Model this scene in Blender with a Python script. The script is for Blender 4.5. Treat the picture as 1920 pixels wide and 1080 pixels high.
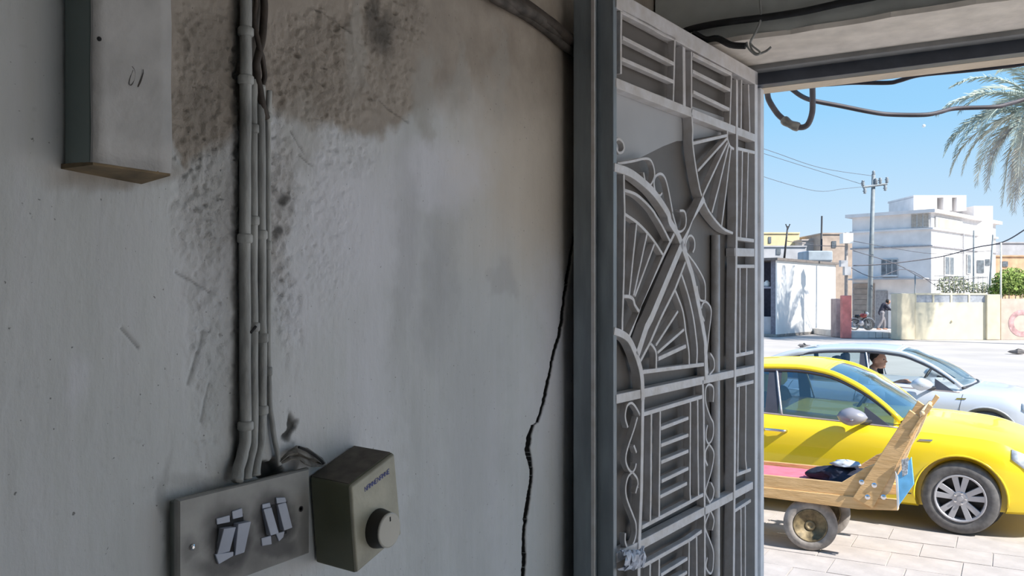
import bpy, bmesh, math, random
import numpy as np
from mathutils import Vector, Matrix

for o in list(bpy.data.objects):
    bpy.data.objects.remove(o, do_unlink=True)
scene = bpy.context.scene
COL = scene.collection
random.seed(7)
rng = np.random.default_rng(7)

# ------------------------------------------------------------------ camera
F = 1600.0            # focal length in pixels of a 1920 x 1080 frame
CAMZ = 2.15           # eye height above the street
HOR = 555.0           # pixel row of the horizon
YAW = math.radians(30.4)   # camera is turned this far left of +Y (the street direction)
cam_d = bpy.data.cameras.new('camera'); cam = bpy.data.objects.new('camera', cam_d); COL.objects.link(cam)
cam_d.sensor_width = 36.0; cam_d.lens = 36.0*F/1920.0
cam_d.shift_y = (HOR-540.0)/1920.0
cam_d.clip_start = 0.02; cam_d.clip_end = 2000
cam.location = (0, 0, CAMZ); cam.rotation_euler = (math.radians(90), 0, YAW)
scene.camera = cam

# ------------------------------------------------------------------ light
SUN_DIR = Vector((0.70, -0.11, 0.66)).normalized()      # towards the sun
sd = bpy.data.lights.new('sun', 'SUN'); sun = bpy.data.objects.new('sun', sd); COL.objects.link(sun)
sd.energy = 4.5; sd.angle = math.radians(0.6); sd.color = (1.0, 0.955, 0.88)
sun.rotation_euler = SUN_DIR.to_track_quat('Z', 'Y').to_euler()
sun.location = (6, -2, 12)
world = bpy.data.worlds.new('world'); scene.world = world; world.use_nodes = True
wn = world.node_tree; wn.nodes.clear()
wo = wn.nodes.new('ShaderNodeOutputWorld'); bg = wn.nodes.new('ShaderNodeBackground')
# clear midday sky: pale at the horizon, deeper blue upwards (by elevation only)
geo = wn.nodes.new('ShaderNodeTexCoord'); sx = wn.nodes.new('ShaderNodeSeparateXYZ')
sr = wn.nodes.new('ShaderNodeValToRGB'); wn.links.new(geo.outputs['Generated'], sx.inputs[0]); wn.links.new(sx.outputs['Z'], sr.inputs[0])
els = sr.color_ramp.elements
for pos, c in ((0.0,(.80,.90,1.0)), (.08,(.60,.80,.99)), (.20,(.34,.67,.99)), (.38,(.20,.52,.93)), (.97,(.11,.33,.75))):
    e = els[0] if pos == 0 else els.new(pos); e.position = pos; e.color = (*c, 1)
els.remove(els[len(els)-1])
SKY_STRENGTH = 0.507
bg.inputs['Strength'].default_value = SKY_STRENGTH
wn.links.new(sr.outputs[0], bg.inputs['Color']); wn.links.new(bg.outputs[0], wo.inputs['Surface'])
scene.view_settings.view_transform = 'Standard'; scene.view_settings.look = 'None'
scene.view_settings.gamma = 1.0; scene.view_settings.use_curve_mapping = False
scene.view_settings.exposure = 0.98

# ------------------------------------------------------------------ pixel -> place
FWD = Vector((-math.sin(YAW), math.cos(YAW), 0)); RGT = Vector((math.cos(YAW), math.sin(YAW), 0))
CAM = Vector((0, 0, CAMZ))
def ray(px, py): return FWD + RGT*((px-960.0)/F) + Vector((0, 0, (HOR-py)/F))
def onX(px, py, c): d = ray(px, py); return CAM + d*(c/d.x)
def onY(px, py, c): d = ray(px, py); return CAM + d*(c/d.y)
def onZ(px, py, c): d = ray(px, py); return CAM + d*((c-CAMZ)/d.z)
def atz(px, py, z): return CAM + ray(px, py)*z
def proj(x, y, z):
    zc = x*FWD.x + y*FWD.y; xc = x*RGT.x + y*RGT.y
    return 960+F*xc/zc, HOR-F*(z-CAMZ)/zc

# ------------------------------------------------------------------ materials
MATS = {}
def mat(name, color=(.5,.5,.5), rough=.6, metal=0.0, var=0.12, scale=8.0, bump=0.0, bscale=40.0, spec=.5, color2=None, coat=0.0, stretch=None):
    if name in MATS: return MATS[name]
    m = bpy.data.materials.new(name); m.use_nodes = True; nt = m.node_tree; L = nt.links
    b = nt.nodes['Principled BSDF']
    b.inputs['Roughness'].default_value = rough; b.inputs['Metallic'].default_value = metal
    b.inputs['Specular IOR Level'].default_value = spec
    b.inputs['Coat Weight'].default_value = coat
    tc = nt.nodes.new('ShaderNodeTexCoord'); src = tc.outputs['Object']
    if stretch:
        mp = nt.nodes.new('ShaderNodeMapping'); mp.inputs['Scale'].default_value = stretch
        L.new(src, mp.inputs['Vector']); src = mp.outputs[0]
    n = nt.nodes.new('ShaderNodeTexNoise'); n.inputs['Scale'].default_value = scale; n.inputs['Detail'].default_value = 5
    L.new(src, n.inputs['Vector'])
    r = nt.nodes.new('ShaderNodeValToRGB'); c2 = color2 or tuple(max(0, c*(1-2*var)) for c in color)
    c1 = tuple(min(1, c*(1+var)) for c in color) if not color2 else color
    r.color_ramp.elements[0].position = .32; r.color_ramp.elements[1].position = .68
    r.color_ramp.elements[0].color = (*c2, 1); r.color_ramp.elements[1].color = (*c1, 1)
    L.new(n.outputs['Fac'], r.inputs['Fac']); L.new(r.outputs[0], b.inputs['Base Color'])
    if bump:
        n2 = nt.nodes.new('ShaderNodeTexNoise'); n2.inputs['Scale'].default_value = bscale; n2.inputs['Detail'].default_value = 6
        L.new(src, n2.inputs['Vector'])
        bp = nt.nodes.new('ShaderNodeBump'); bp.inputs['Strength'].default_value = bump; bp.inputs['Distance'].default_value = .01
        L.new(n2.outputs['Fac'], bp.inputs['Height']); L.new(bp.outputs[0], b.inputs['Normal'])
    MATS[name] = m; return m
def glass(name, tint=(.55,.65,.7), rough=.02, facing=.12):
    if name in MATS: return MATS[name]
    m = bpy.data.materials.new(name); m.use_nodes = True; nt = m.node_tree; L = nt.links
    nt.nodes.remove(nt.nodes['Principled BSDF']); out = nt.nodes['Material Output']
    t = nt.nodes.new('ShaderNodeBsdfTransparent'); t.inputs[0].default_value = (*tint, 1)
    g = nt.nodes.new('ShaderNodeBsdfGlossy'); g.inputs['Roughness'].default_value = rough; g.inputs[0].default_value = (1,1,1,1)
    fr = nt.nodes.new('ShaderNodeFresnel'); fr.inputs[0].default_value = 1.5
    mx = nt.nodes.new('ShaderNodeMixShader')
    ad = nt.nodes.new('ShaderNodeMath'); ad.operation = 'ADD'; ad.inputs[1].default_value = facing; ad.use_clamp = True
    L.new(fr.outputs[0], ad.inputs[0]); L.new(ad.outputs[0], mx.inputs[0]); L.new(t.outputs[0], mx.inputs[1]); L.new(g.outputs[0], mx.inputs[2])
    L.new(mx.outputs[0], out.inputs['Surface'])
    MATS[name] = m; return m

# ------------------------------------------------------------------ mesh helpers
class MB:
    def __init__(s): s.v = []; s.f = []
    def add(s, vs, fs):
        o = len(s.v); s.v += [tuple(p) for p in vs]; s.f += [tuple(i+o for i in f) for f in fs]; return s
    def box(s, a, b):
        x0,y0,z0 = (min(a[i],b[i]) for i in range(3)); x1,y1,z1 = (max(a[i],b[i]) for i in range(3))
        return s.add([(x0,y0,z0),(x1,y0,z0),(x1,y1,z0),(x0,y1,z0),(x0,y0,z1),(x1,y0,z1),(x1,y1,z1),(x0,y1,z1)],
                     [(0,3,2,1),(4,5,6,7),(0,1,5,4),(1,2,6,5),(2,3,7,6),(3,0,4,7)])
    def hexa(s, q0, q1):          # two quads, joined
        return s.add(list(q0)+list(q1), [(3,2,1,0),(4,5,6,7),(0,1,5,4),(1,2,6,5),(2,3,7,6),(3,0,4,7)])
    def prism(s, poly, off):      # polygon of 3D points extruded by vector off
        n = len(poly); off = Vector(off); P = [Vector(p) for p in poly]
        return s.add([tuple(p) for p in P]+[tuple(p+off) for p in P],
                     [tuple(range(n))[::-1], tuple(range(n, 2*n))]+[(i,(i+1)%n,n+(i+1)%n,n+i) for i in range(n)])
    def tube(s, pts, r, n=8, cap=True):
        P = [Vector(p) for p in pts]; R = r if isinstance(r,(list,tuple)) else [r]*len(P)
        vs = []; up = None
        for i,p in enumerate(P):
            t = (P[min(i+1,len(P)-1)]-P[max(i-1,0)])
            if t.length < 1e-9: t = Vector((0,0,1))
            t.normalize()
            if up is None:
                up = Vector((0,0,1)) if abs(t.z) < .9 else Vector((1,0,0))
            a = t.cross(up)
            if a.length < 1e-6: a = t.cross(Vector((0,1,0)))
            a.normalize(); b = a.cross(t); b.normalize(); up = b
            for k in range(n):
                th = 2*math.pi*k/n; vs.append(p+(a*math.cos(th)+b*math.sin(th))*R[i])
        fs = []
        for i in range(len(P)-1):
            for k in range(n): fs.append((i*n+k, i*n+(k+1)%n, (i+1)*n+(k+1)%n, (i+1)*n+k))
        if cap: fs.append(tuple(range(n))[::-1]); fs.append(tuple((len(P)-1)*n+k for k in range(n)))
        return s.add(vs, fs)
    def lathe(s, prof, c=(0,0,0), axis=(0,0,1), n=24, close=False):   # prof: (radius, along)
        ax = Vector(axis).normalized(); a = ax.orthogonal().normalized(); b = ax.cross(a); c = Vector(c)
        vs = []; m = len(prof)
        for k in range(n):
            th = 2*math.pi*k/n; d = a*math.cos(th)+b*math.sin(th)
            for r,h in prof: vs.append(c+d*r+ax*h)
        fs = []
        for k in range(n):
            k2 = (k+1)%n
            for j in range(m if close else m-1):
                j2 = (j+1)%m; fs.append((k*m+j, k2*m+j, k2*m+j2, k*m+j2))
        if not close:
            if prof[0][0] > 1e-6: fs.append(tuple(k*m for k in range(n))[::-1])
            if prof[-1][0] > 1e-6: fs.append(tuple(k*m+m-1 for k in range(n)))
        return s.add(vs, fs)
    def grid(s, P):               # P[i][j] 3D points
        m = len(P); n = len(P[0]); vs = [tuple(p) for row in P for p in row]
        return s.add(vs, [(i*n+j, i*n+j+1, (i+1)*n+j+1, (i+1)*n+j) for i in range(m-1) for j in range(n-1)])
    def mesh(s, name):
        me = bpy.data.meshes.new(name); me.from_pydata(s.v, [], s.f); me.validate(); me.update(); return me
    def build(s, name, m, parent=None, smooth=False, bevel=0, seg=2, fixn=True, solid=0, label=None):
        me = s.mesh(name)
        if fixn:
            bm = bmesh.new(); bm.from_mesh(me); bmesh.ops.recalc_face_normals(bm, faces=bm.faces); bm.to_mesh(me); bm.free()
        return link(name, me, m, parent, smooth, bevel, seg, solid, label)
def link(name, me, m, parent=None, smooth=False, bevel=0, seg=2, solid=0, label=None):
    o = bpy.data.objects.new(name, me); COL.objects.link(o)
    if m is not None and not me.materials: me.materials.append(mat(m) if isinstance(m, str) else m)
    if parent is not None: o.parent = parent
    if smooth:
        for p in me.polygons: p.use_smooth = True
    if solid:
        q = o.modifiers.new('solid', 'SOLIDIFY'); q.thickness = solid; q.offset = 0
    if bevel:
        q = o.modifiers.new('bevel', 'BEVEL'); q.width = bevel; q.segments = seg; q.limit_method = 'ANGLE'; q.angle_limit = math.radians(40)
        if not smooth:
            for p in me.polygons: p.use_smooth = True
            q.harden_normals = True
    if label: o['label'] = label
    return o
def tag(o, label, cat, group=None, kind=None):
    o['label'] = label; o['category'] = cat
    if group: o['group'] = group
    if kind: o['kind'] = kind
    return o
def struct(o, label=None, cat=None):
    o['kind'] = 'structure'
    if label: o['label'] = label
    if cat: o['category'] = cat
    return o
def empty(name, loc=(0,0,0), rz=0.0, label=None, cat=None, group=None):
    o = bpy.data.objects.new(name, None); COL.objects.link(o); o.location = loc; o.rotation_euler = (0,0,rz); o.empty_display_size = .1
    if label: tag(o, label, cat, group)
    return o
def copy_tree(o, parent=None):
    c = o.copy(); COL.objects.link(c)
    if parent is not None: c.parent = parent
    for ch in list(o.children): copy_tree(ch, c)
    return c
def smooth_path(pts, n=6):        # Catmull-Rom through points
    P = [Vector(p) for p in pts]; out = []
    if len(P) < 3: return P
    for i in range(len(P)-1):
        p0 = P[max(i-1,0)]; p1 = P[i]; p2 = P[i+1]; p3 = P[min(i+2,len(P)-1)]
        for k in range(n):
            t = k/n
            out.append(.5*((2*p1)+(p2-p0)*t+(2*p0-5*p1+4*p2-p3)*t*t+(3*p1-p0-3*p2+p3)*t**3))
    out.append(P[-1]); return out

# value noise in numpy
_perm = rng.random((256,256))
def vnoise(x, y):
    xi = np.floor(x).astype(int); yi = np.floor(y).astype(int); fx = x-xi; fy = y-yi
    fx = fx*fx*(3-2*fx); fy = fy*fy*(3-2*fy)
    g = lambda a,b: _perm[a & 255, b & 255]
    return (g(xi,yi)*(1-fx)+g(xi+1,yi)*fx)*(1-fy)+(g(xi,yi+1)*(1-fx)+g(xi+1,yi+1)*fx)*fy
def fbm(x, y, o=4):
    s = 0; a = .5; t = 0
    for k in range(o): s = s+a*vnoise(x*2**k+17.3*k, y*2**k+5.1*k); t += a; a *= .5
    return s/t
def sstep(a, b, x): t = np.clip((x-a)/(b-a), 0, 1); return t*t*(3-2*t)
def blob(X, Y, cx, cy, rx, ry, soft=.5):
    d = np.sqrt(((X-cx)/rx)**2+((Y-cy)/ry)**2); return 1-sstep(1-soft, 1+soft, d)
def seg_dist(X, Y, pts):
    best = np.full(X.shape, 1e9)
    for (ax,ay),(bx,by) in zip(pts[:-1], pts[1:]):
        dx = bx-ax; dy = by-ay; t = np.clip(((X-ax)*dx+(Y-ay)*dy)/(dx*dx+dy*dy+1e-12), 0, 1)
        best = np.minimum(best, np.hypot(X-ax-t*dx, Y-ay-t*dy))
    return best
# ------------------------------------------------------------------ room shell
FLOOR = 0.52
WX = -1.0                                   # plaster wall plane
CEIL = 3.36
SOFF = CAMZ+0.78; HEAD = CAMZ+0.722
M_ceil = mat('ceiling_paint', (.46,.46,.45), .8, var=.06, bump=.15, bscale=30)
M_room = mat('room_paint', (.33,.325,.32), .8, var=.05, bump=.1)
M_floor = mat('floor_terrazzo', (.48,.45,.42), .5, var=.1, scale=30)
M_soffit = mat('soffit_plaster', (.86,.79,.71), .85, var=.07, scale=14, bump=.25, bscale=30)
M_facade = mat('facade_render', (.76,.64,.50), .9, var=.08, scale=6, bump=.25, bscale=50)
M_beam = mat('beam_paint', (.64,.66,.63), .75, var=.07, scale=9, bump=.2, bscale=25)
M_steel = mat('dark_steel_paint', (.075,.085,.11), .45, var=.15, scale=12, bump=.1)
M_steelgrey = mat('grey_steel_paint', (.30,.30,.30), .45, var=.1, scale=12, bump=.1)
M_jamb = mat('jamb_paint', (.80,.80,.82), .5, var=.06, scale=15, bump=.1)

b = MB(); b.box((-1.2,-3.2,FLOOR-.3),(3.4,3.08,FLOOR)); struct(b.build('floor', M_floor), 'worn terrazzo floor of the raised room', 'floor')
b = MB(); b.box((-1.2,-3.2,CEIL),(3.4,3.08,CEIL+.15)); struct(b.build('ceiling', M_ceil), 'plain painted ceiling of the room', 'ceiling')
b = MB(); b.box((3.2,-3.2,FLOOR),(3.4,.2,CEIL)); b.box((3.2,2.9,FLOOR),(3.4,3.08,CEIL)); b.box((3.2,.2,3.05),(3.4,2.9,CEIL)); struct(b.build('wall_right', M_room), 'pale unseen wall with a wide opening added for daylight, facing the cracked wall', 'wall')  # unseen wall; the wide opening is added to bring daylight into the room
b = MB(); b.box((-1.2,-3.2,FLOOR),(3.4,-3.0,CEIL)); struct(b.build('wall_back', M_room), 'plain pale wall behind the viewer', 'wall')
# beam over the doorway (inner face and cream underside)
b = MB(); b.box((-.995,2.61,SOFF+.012),(3.2,2.95,CEIL)); beam = struct(b.build('wall_front', M_beam), 'painted concrete beam over the open doorway', 'beam')
P0 = onY(1405,76,2.60)
soffit_pts = []
b = MB()                                     # uneven plaster skin on the underside
nx = 60
top = []; bot = []
for i in range(nx+1):
    x = -.99+4.18*i/nx
    e = .012*math.sin(x*9)+.008*math.sin(x*31+1)
    top.append((x, 2.60+e*.6, SOFF+.014)); bot.append((x, 2.604+e*.6, SOFF))
b.grid([top, bot, [(p[0],2.93,SOFF-.002) for p in bot]])
b.build('plaster_soffit', M_soffit, beam)
b = MB(); b.box((-.78,2.895,SOFF-.018),(3.2,2.95,SOFF+.02)); b.build('lintel_flange', M_steelgrey, beam, bevel=.004)
b = MB(); b.box((-.78,2.945,HEAD),(3.2,3.0,SOFF+.02)); b.build('lintel_angle', M_steel, beam, bevel=.003)
# outer facade strip over the opening and the piers
b = MB(); b.box((-1.2,3.0,HEAD),(3.4,3.085,3.95)); b.box((-5,2.9,.0),(-1.2,3.085,3.95)); b.box((3.4,2.9,0),(6,3.085,3.95)); b.box((-1.2,2.9,0),(3.4,3.085,FLOOR))
struct(b.build('wall_facade', M_facade), 'cream rendered outer face above the opening', 'wall')
b = MB(); b.box((-1.2,2.92,FLOOR),(-.80,3.08,HEAD)); b.box((2.7,2.92,FLOOR),(3.2,3.08,HEAD)); struct(b.build('trim_1', M_facade), 'plastered pier beside the open gate', 'pier')
dj = empty('door_1', (-.775,2.97,FLOOR)); struct(dj, 'pale painted steel door frame at the street opening', 'door frame')
b = MB(); b.box((-.025,-.045,0),(.012,.055,HEAD-FLOOR)); b.build('jamb_post', M_jamb, dj, bevel=.004)
b = MB(); b.box((.012,.01,0),(.024,.055,HEAD-FLOOR)); b.build('jamb_stop', M_jamb, dj, bevel=.003)
# little roof behind the facade so that the building reads from the street
b = MB(); b.box((-1.2,-3.2,CEIL+.15),(3.4,3.0,CEIL+.3)); struct(b.build('roof', M_facade), 'flat roof slab of the room', 'roof')

# ------------------------------------------------------------------ the plaster wall
cols_px = np.concatenate([np.arange(-60, 1136, 2.0), np.arange(1136, 1286, 6.0)])
d = [onX(p, HOR, WX) for p in cols_px]
Yc = np.array([p.y for p in d])
Zr = np.concatenate([np.arange(FLOOR, CAMZ-.84, .02), np.arange(CAMZ-.84, CAMZ+.93, .0025), np.arange(CAMZ+.93, CEIL+.019, .02)])
YY, ZZ = np.meshgrid(Yc, Zr)
# crack: snap columns to its two lips
crack_px = [(1096,300),(1092,350),(1086,402),(1079,425),(1073,460),(1066,500),(1057,560),(1053,600),(1048,630),(1036,665),(1030,700),(1018,755),(1007,792),(998,797),(990,820),(988,842),(993,865),(996,890),(990,930),(985,970),(981,1010),(983,1050),(980,1085),(978,1140),(984,1260),(975,1400),(978,1600)]
cw = [onX(px,py,WX) for px,py in crack_px]
cz = np.array([p.z for p in cw]); cy = np.array([p.y for p in cw])
jit = .004*(vnoise(np.arange(len(Zr))*.23, np.zeros(len(Zr)))-.5)+.003*(vnoise(np.arange(len(Zr))*.6, np.ones(len(Zr))*9)-.5)
cyr = np.interp(-Zr, -cz, cy)+jit
inside = (Zr < cz[0]) & (Zr > cz[-1])
half = (.0068+.004*vnoise(Zr*30, Zr*0+3))*np.clip((cz[0]-Zr)/.25, .15, 1)
wide = np.exp(-((Zr-onX(990,830,WX).z)/.04)**2); half = half*(1+.35*wide)
crack_d = np.zeros_like(YY); crack_c = np.zeros_like(YY)
for i in np.nonzero(inside)[0]:
    k = int(np.argmin(np.abs(Yc-cyr[i])))
    for off,s,dep,cc_ in ((-3,-1.25,0,0),(-2,-1.12,0,.6),(-1,-.85,1,1),(0,0,1,1),(1,.85,1,1),(2,1.12,.12,1),(3,1.25,0,0)):
        if 0 <= k+off < len(Yc):
            YY[i,k+off] = cyr[i]+s*half[i]; crack_d[i,k+off] = dep; crack_c[i,k+off] = cc_
zcam = WX*FWD.x+YY*FWD.y; xcam = WX*RGT.x+YY*RGT.y
PX = 960+F*xcam/zcam; PY = HOR-F*(ZZ-CAMZ)/zcam
n1 = fbm(YY*9, ZZ*9); n2 = fbm(YY*40+7, ZZ*40); n3 = fbm(YY*110, ZZ*110+3, 3)
WPX = PX+60*(n1-.5)+26*(n2-.5); WPY = PY+70*(fbm(YY*9+40, ZZ*9)-.5)+30*(fbm(YY*40+90, ZZ*40)-.5)
bnd = np.interp(WPX, [0,230,300,340,380,440,505,560,620,700,760,800,850,900,960,1030,1090], [-80,-60,250,330,300,270,215,215,235,240,225,190,180,190,200,200,200])
sft = np.interp(PX, [0,300,500,760,850,960,1090], [40,50,30,30,140,200,220])
bare = 1-sstep(-.5, .5, (WPY-bnd)/sft)
bare = np.maximum(bare, .8*blob(WPX, WPY, 215, 330, 120, 26, .5))
bare = np.maximum(bare, .40*blob(WPX, WPY, 528, 400, 26, 130, .5))
bare = np.maximum(bare, .25*blob(WPX, WPY, 395, 400, 60, 130, .6))
warm = sstep(800, 980, WPX)*(1-sstep(380, 640, WPY+ .2*(1088-PX)))
warm = np.maximum(warm, .5*sstep(1030,1085,WPX)*(1-sstep(560,900,WPY)))
# smooth filler smears over the bare plaster
smear = np.maximum.reduce([blob(WPX,WPY,806,190,20,95,.4), .8*blob(WPX,WPY,868,140,13,60,.5), .7*blob(WPX,WPY,675,80,14,95,.4), .5*blob(WPX,WPY,930,130,10,80,.6), .6*blob(WPX,WPY,570,250,40,70,.4)])
pale = np.maximum.reduce([blob(WPX,WPY,820,330,90,55,.6)*.8, blob(WPX,WPY,660,430,110,150,.8)*.8, .7*blob(WPX,WPY,1040,640,40,170,.7), .5*blob(WPX,WPY,150,720,22,60,.5), .5*blob(WPX,WPY,700,720,50,260,.7), .6*blob(WPX,WPY,560,560,40,90,.7)])
grey = np.maximum.reduce([blob(WPX,WPY,832,530,38,150,.8)*.9, .6*blob(WPX,WPY,760,480,24,200,.7), .6*blob(WPX,WPY,885,820,60,260,.9), .7*blob(WPX,WPY,945,530,26,34,.4), .4*blob(WPX,WPY,800,900,30,200,.8)])
rough = np.maximum.reduce([blob(WPX,WPY,395,270,85,250,.4), blob(WPX,WPY,600,130,120,110,.3), .9*blob(WPX,WPY,530,400,32,270,.4), .8*blob(WPX,WPY,730,50,60,70,.4), .6*blob(WPX,WPY,745,150,50,70,.5), .5*blob(WPX,WPY,620,280,90,60,.5), .6*blob(WPX,WPY,405,600,50,250,.6), .4*blob(WPX,WPY,600,420,60,170,.7)])
rough = rough*(1-.8*smear)
# dark marks: dirt and painted shade along the conduits, behind the boxes, round the switch plate, drip marks
grime_shade = np.zeros_like(PX)
grime_shade = np.maximum(grime_shade, np.clip(1.15-np.abs(PX-443-4*(n2-.5))/np.interp(PY,[0,140,200,860],[14,14,11,12]), 0, 1)*(PY < 875)*.95)  # dark shadow line painted into the wall left of the conduits
grime_shade = np.maximum(grime_shade, .6*np.clip(1-np.abs(PX-477)/30, 0, 1)*(PY < 880))
grime_shade = np.maximum(grime_shade, .16*blob(WPX,WPY,445,500,60,420,.8)*(n1 > .3))
grime_shade = np.maximum(grime_shade, .85*blob(WPX,WPY,535,378,12,14,.5)); grime_shade = np.maximum(grime_shade, .9*blob(WPX,WPY,534,438,11,12,.5))
grime_shade = np.maximum(grime_shade, 1.0*blob(WPX,WPY,540,796,10,17,.4)); grime_shade = np.maximum(grime_shade, 1.0*blob(WPX,WPY,500,862,26,24,.25))  # holes blackened in colour as well as carved into the surface
grime_shade = np.maximum(grime_shade, .75*blob(WPX,WPY,724,62,26,26,.7)); grime_shade = np.maximum(grime_shade, .7*blob(WPX,WPY,712,30,14,30,.7))
grime_shade = np.maximum(grime_shade, .35*blob(WPX,WPY,322,980,10,110,.7))  # dark line, part shadow part dirt, painted down the switch plate's left edge
grime_shade = np.maximum(grime_shade, .3*blob(WPX,WPY,440,905,120,18,.8))  # same painted mix of shadow and dirt along the plate's top edge
grime_shade = np.maximum(grime_shade, .22*blob(WPX,WPY,405,160,40,200,.9)*rough)
spots = fbm(YY*70+31, ZZ*70+11, 2); grime_shade = np.maximum(grime_shade, .6*sstep(.85,.92,spots)*np.clip(.15+.5*rough,0,1))
pits = sstep(.70,.80, fbm(YY*55+3, ZZ*85, 3))*rough
h = .007*(fbm(YY*2.2, ZZ*2.2)-.5)+.0022*(fbm(YY*14+5, ZZ*10)-.5)+.0009*(fbm(YY*60, ZZ*26, 3)-.5)
h = h+.0015*smear+.0012*bare*0
h = h+rough*(.0052*(n2-.5)+.0092*(n3-.5)-.001)-.0045*pits
h = h-.0012*bare
lines = [([(590,14),(605,22),(635,40),(656,60)],2.2,.004),([(712,188),(735,208),(765,228)],2.0,.003),([(228,616),(258,650)],3.2,.003),([(330,510),(365,530),(395,548)],3.2,.003),([(385,620),(355,720)],5,.002),([(395,720),(380,790)],5,.002),([(560,290),(575,305),(585,310)],2,.003),([(545,245),(570,290)],1.6,.002)]
for pts,w,dd in lines:
    q = seg_dist(PX+3*(n2-.5), PY+3*(n3-.5), pts); s = np.clip(1-q/(w*1.6),0,1); h = h-dd*s; grime_shade = np.maximum(grime_shade, .55*np.clip(1-q/w,0,1))
ridge = [([(652,0),(662,90),(680,140),(702,195)],7,.003),([(700,60),(712,110)],6,.002),([(858,40),(880,130)],6,.0018),([(820,120),(845,170)],5,.0015)]
for pts,w,dd in ridge:
    q = seg_dist(PX, PY, pts); h = h+dd*np.clip(1-q/w,0,1)
h = h-.006*blob(WPX,WPY,540,796,8,14,.4)-.022*blob(WPX,WPY,500,862,24,22,.25)
h = h-.030*crack_d
edge = np.minimum(sstep(Yc[0],Yc[0]+.05,YY), 1-sstep(Yc[-1]-.05,Yc[-1],YY))
h = h*edge
nr, nc = YY.shape
V = np.stack([WX+h, YY, ZZ], -1).reshape(-1,3)
ii, jj = np.meshgrid(np.arange(nr-1), np.arange(nc-1), indexing='ij'); a0 = (ii*nc+jj).ravel()
Q = np.stack([a0, a0+1, a0+nc+1, a0+nc], -1)[:, ::1]
y0,y1,z0,z1 = Yc[0],Yc[-1],Zr[0],Zr[-1]
ext = []; extq = []
def addq(pts):
    o = len(V)+len(ext); ext.extend(pts); extq.append((o,o+1,o+2,o+3))
for (ya,za,yb,zb) in ((-3.0,FLOOR,y0,CEIL),(y1,FLOOR,2.92,CEIL)):
    addq([(WX,ya,za),(WX,yb,za),(WX,yb,zb),(WX,ya,zb)])
bx = [(-1.2,-3.0,FLOOR),(-1.06,-3.0,FLOOR),(-1.06,2.92,FLOOR),(-1.2,2.92,FLOOR),(-1.2,-3.0,CEIL),(-1.06,-3.0,CEIL),(-1.06,2.92,CEIL),(-1.2,2.92,CEIL)]
o0 = len(V)+len(ext); ext.extend(bx)
for f in ((0,3,2,1),(4,5,6,7),(0,1,5,4),(1,2,6,5),(2,3,7,6),(3,0,4,7)): extq.append(tuple(i+o0 for i in f))
VV = np.concatenate([V, np.array(ext)]); QQ = np.concatenate([Q, np.array(extq)])
me = bpy.data.meshes.new('wall_left')
me.vertices.add(len(VV)); me.vertices.foreach_set('co', VV.ravel().astype('f4'))
me.loops.add(len(QQ)*4); me.loops.foreach_set('vertex_index', QQ.ravel().astype('i4'))
me.polygons.add(len(QQ)); me.polygons.foreach_set('loop_start', (np.arange(len(QQ))*4).astype('i4'))
me.polygons.foreach_set('use_smooth', np.ones(len(QQ), dtype=bool))
me.update(calc_edges=True)
for nm,arr in (('bare',bare),('warm',warm),('grime_shade',grime_shade),('pale',pale),('grey',grey),('smear',smear),('rough',rough)):
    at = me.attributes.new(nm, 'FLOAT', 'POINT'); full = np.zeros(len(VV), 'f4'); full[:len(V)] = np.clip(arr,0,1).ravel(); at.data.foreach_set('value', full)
at = me.attributes.new('crack', 'FLOAT', 'POINT'); full = np.zeros(len(VV), 'f4'); full[:len(V)] = crack_c.ravel(); at.data.foreach_set('value', full)
mw = bpy.data.materials.new('old_wall_plaster'); mw.use_nodes = True; nt = mw.node_tree; L = nt.links; pb = nt.nodes['Principled BSDF']
pb.inputs['Roughness'].default_value = .62; pb.inputs['Specular IOR Level'].default_value = .35
tc = nt.nodes.new('ShaderNodeTexCoord')
def noise(scale, st=(1,1,1), det=5, rgh=.6):
    mp = nt.nodes.new('ShaderNodeMapping'); mp.inputs['Scale'].default_value = st; L.new(tc.outputs['Object'], mp.inputs[0])
    n = nt.nodes.new('ShaderNodeTexNoise'); n.inputs['Scale'].default_value = scale; n.inputs['Detail'].default_value = det; n.inputs['Roughness'].default_value = rgh
    L.new(mp.outputs[0], n.inputs['Vector']); return n.outputs['Fac']
def ramp(src, stops):
    r = nt.nodes.new('ShaderNodeValToRGB'); e = r.color_ramp.elements
    while len(e) < len(stops): e.new(.5)
    for el,(p,c) in zip(e, stops): el.position = p; el.color = (*c, 1)
    L.new(src, r.inputs[0]); return r.outputs[0]
def mix(fac, a, bb):
    m = nt.nodes.new('ShaderNodeMix'); m.data_type = 'RGBA'
    if isinstance(fac, float): m.inputs[0].default_value = fac
    else: L.new(fac, m.inputs[0])
    for s,i in ((a,6),(bb,7)):
        if isinstance(s, tuple): m.inputs[i].default_value = (*s, 1)
        else: L.new(s, m.inputs[i])
    return m.outputs[2]
def attr(n): q = nt.nodes.new('ShaderNodeAttribute'); q.attribute_name = n; return q.outputs['Fac']
def mul(a, k):
    q = nt.nodes.new('ShaderNodeMath'); q.operation = 'MULTIPLY'; L.new(a, q.inputs[0])
    if isinstance(k, float): q.inputs[1].default_value = k
    else: L.new(k, q.inputs[1])
    return q.outputs[0]
paint = ramp(noise(3.5, (1,1,.35)), [(.30,(.53,.545,.54)),(.55,(.61,.625,.625)),(.75,(.675,.68,.70))])
paint = mix(mul(ramp(noise(26, (1,1.6,.10)), [(.45,(0,0,0)),(.75,(1,1,1))]), .35), paint, (.68,.675,.72))
paint = mix(mul(attr('pale'), .75), paint, (.76,.76,.83))
paint = mix(mul(attr('grey'), .55), paint, (.33,.33,.345))
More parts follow.
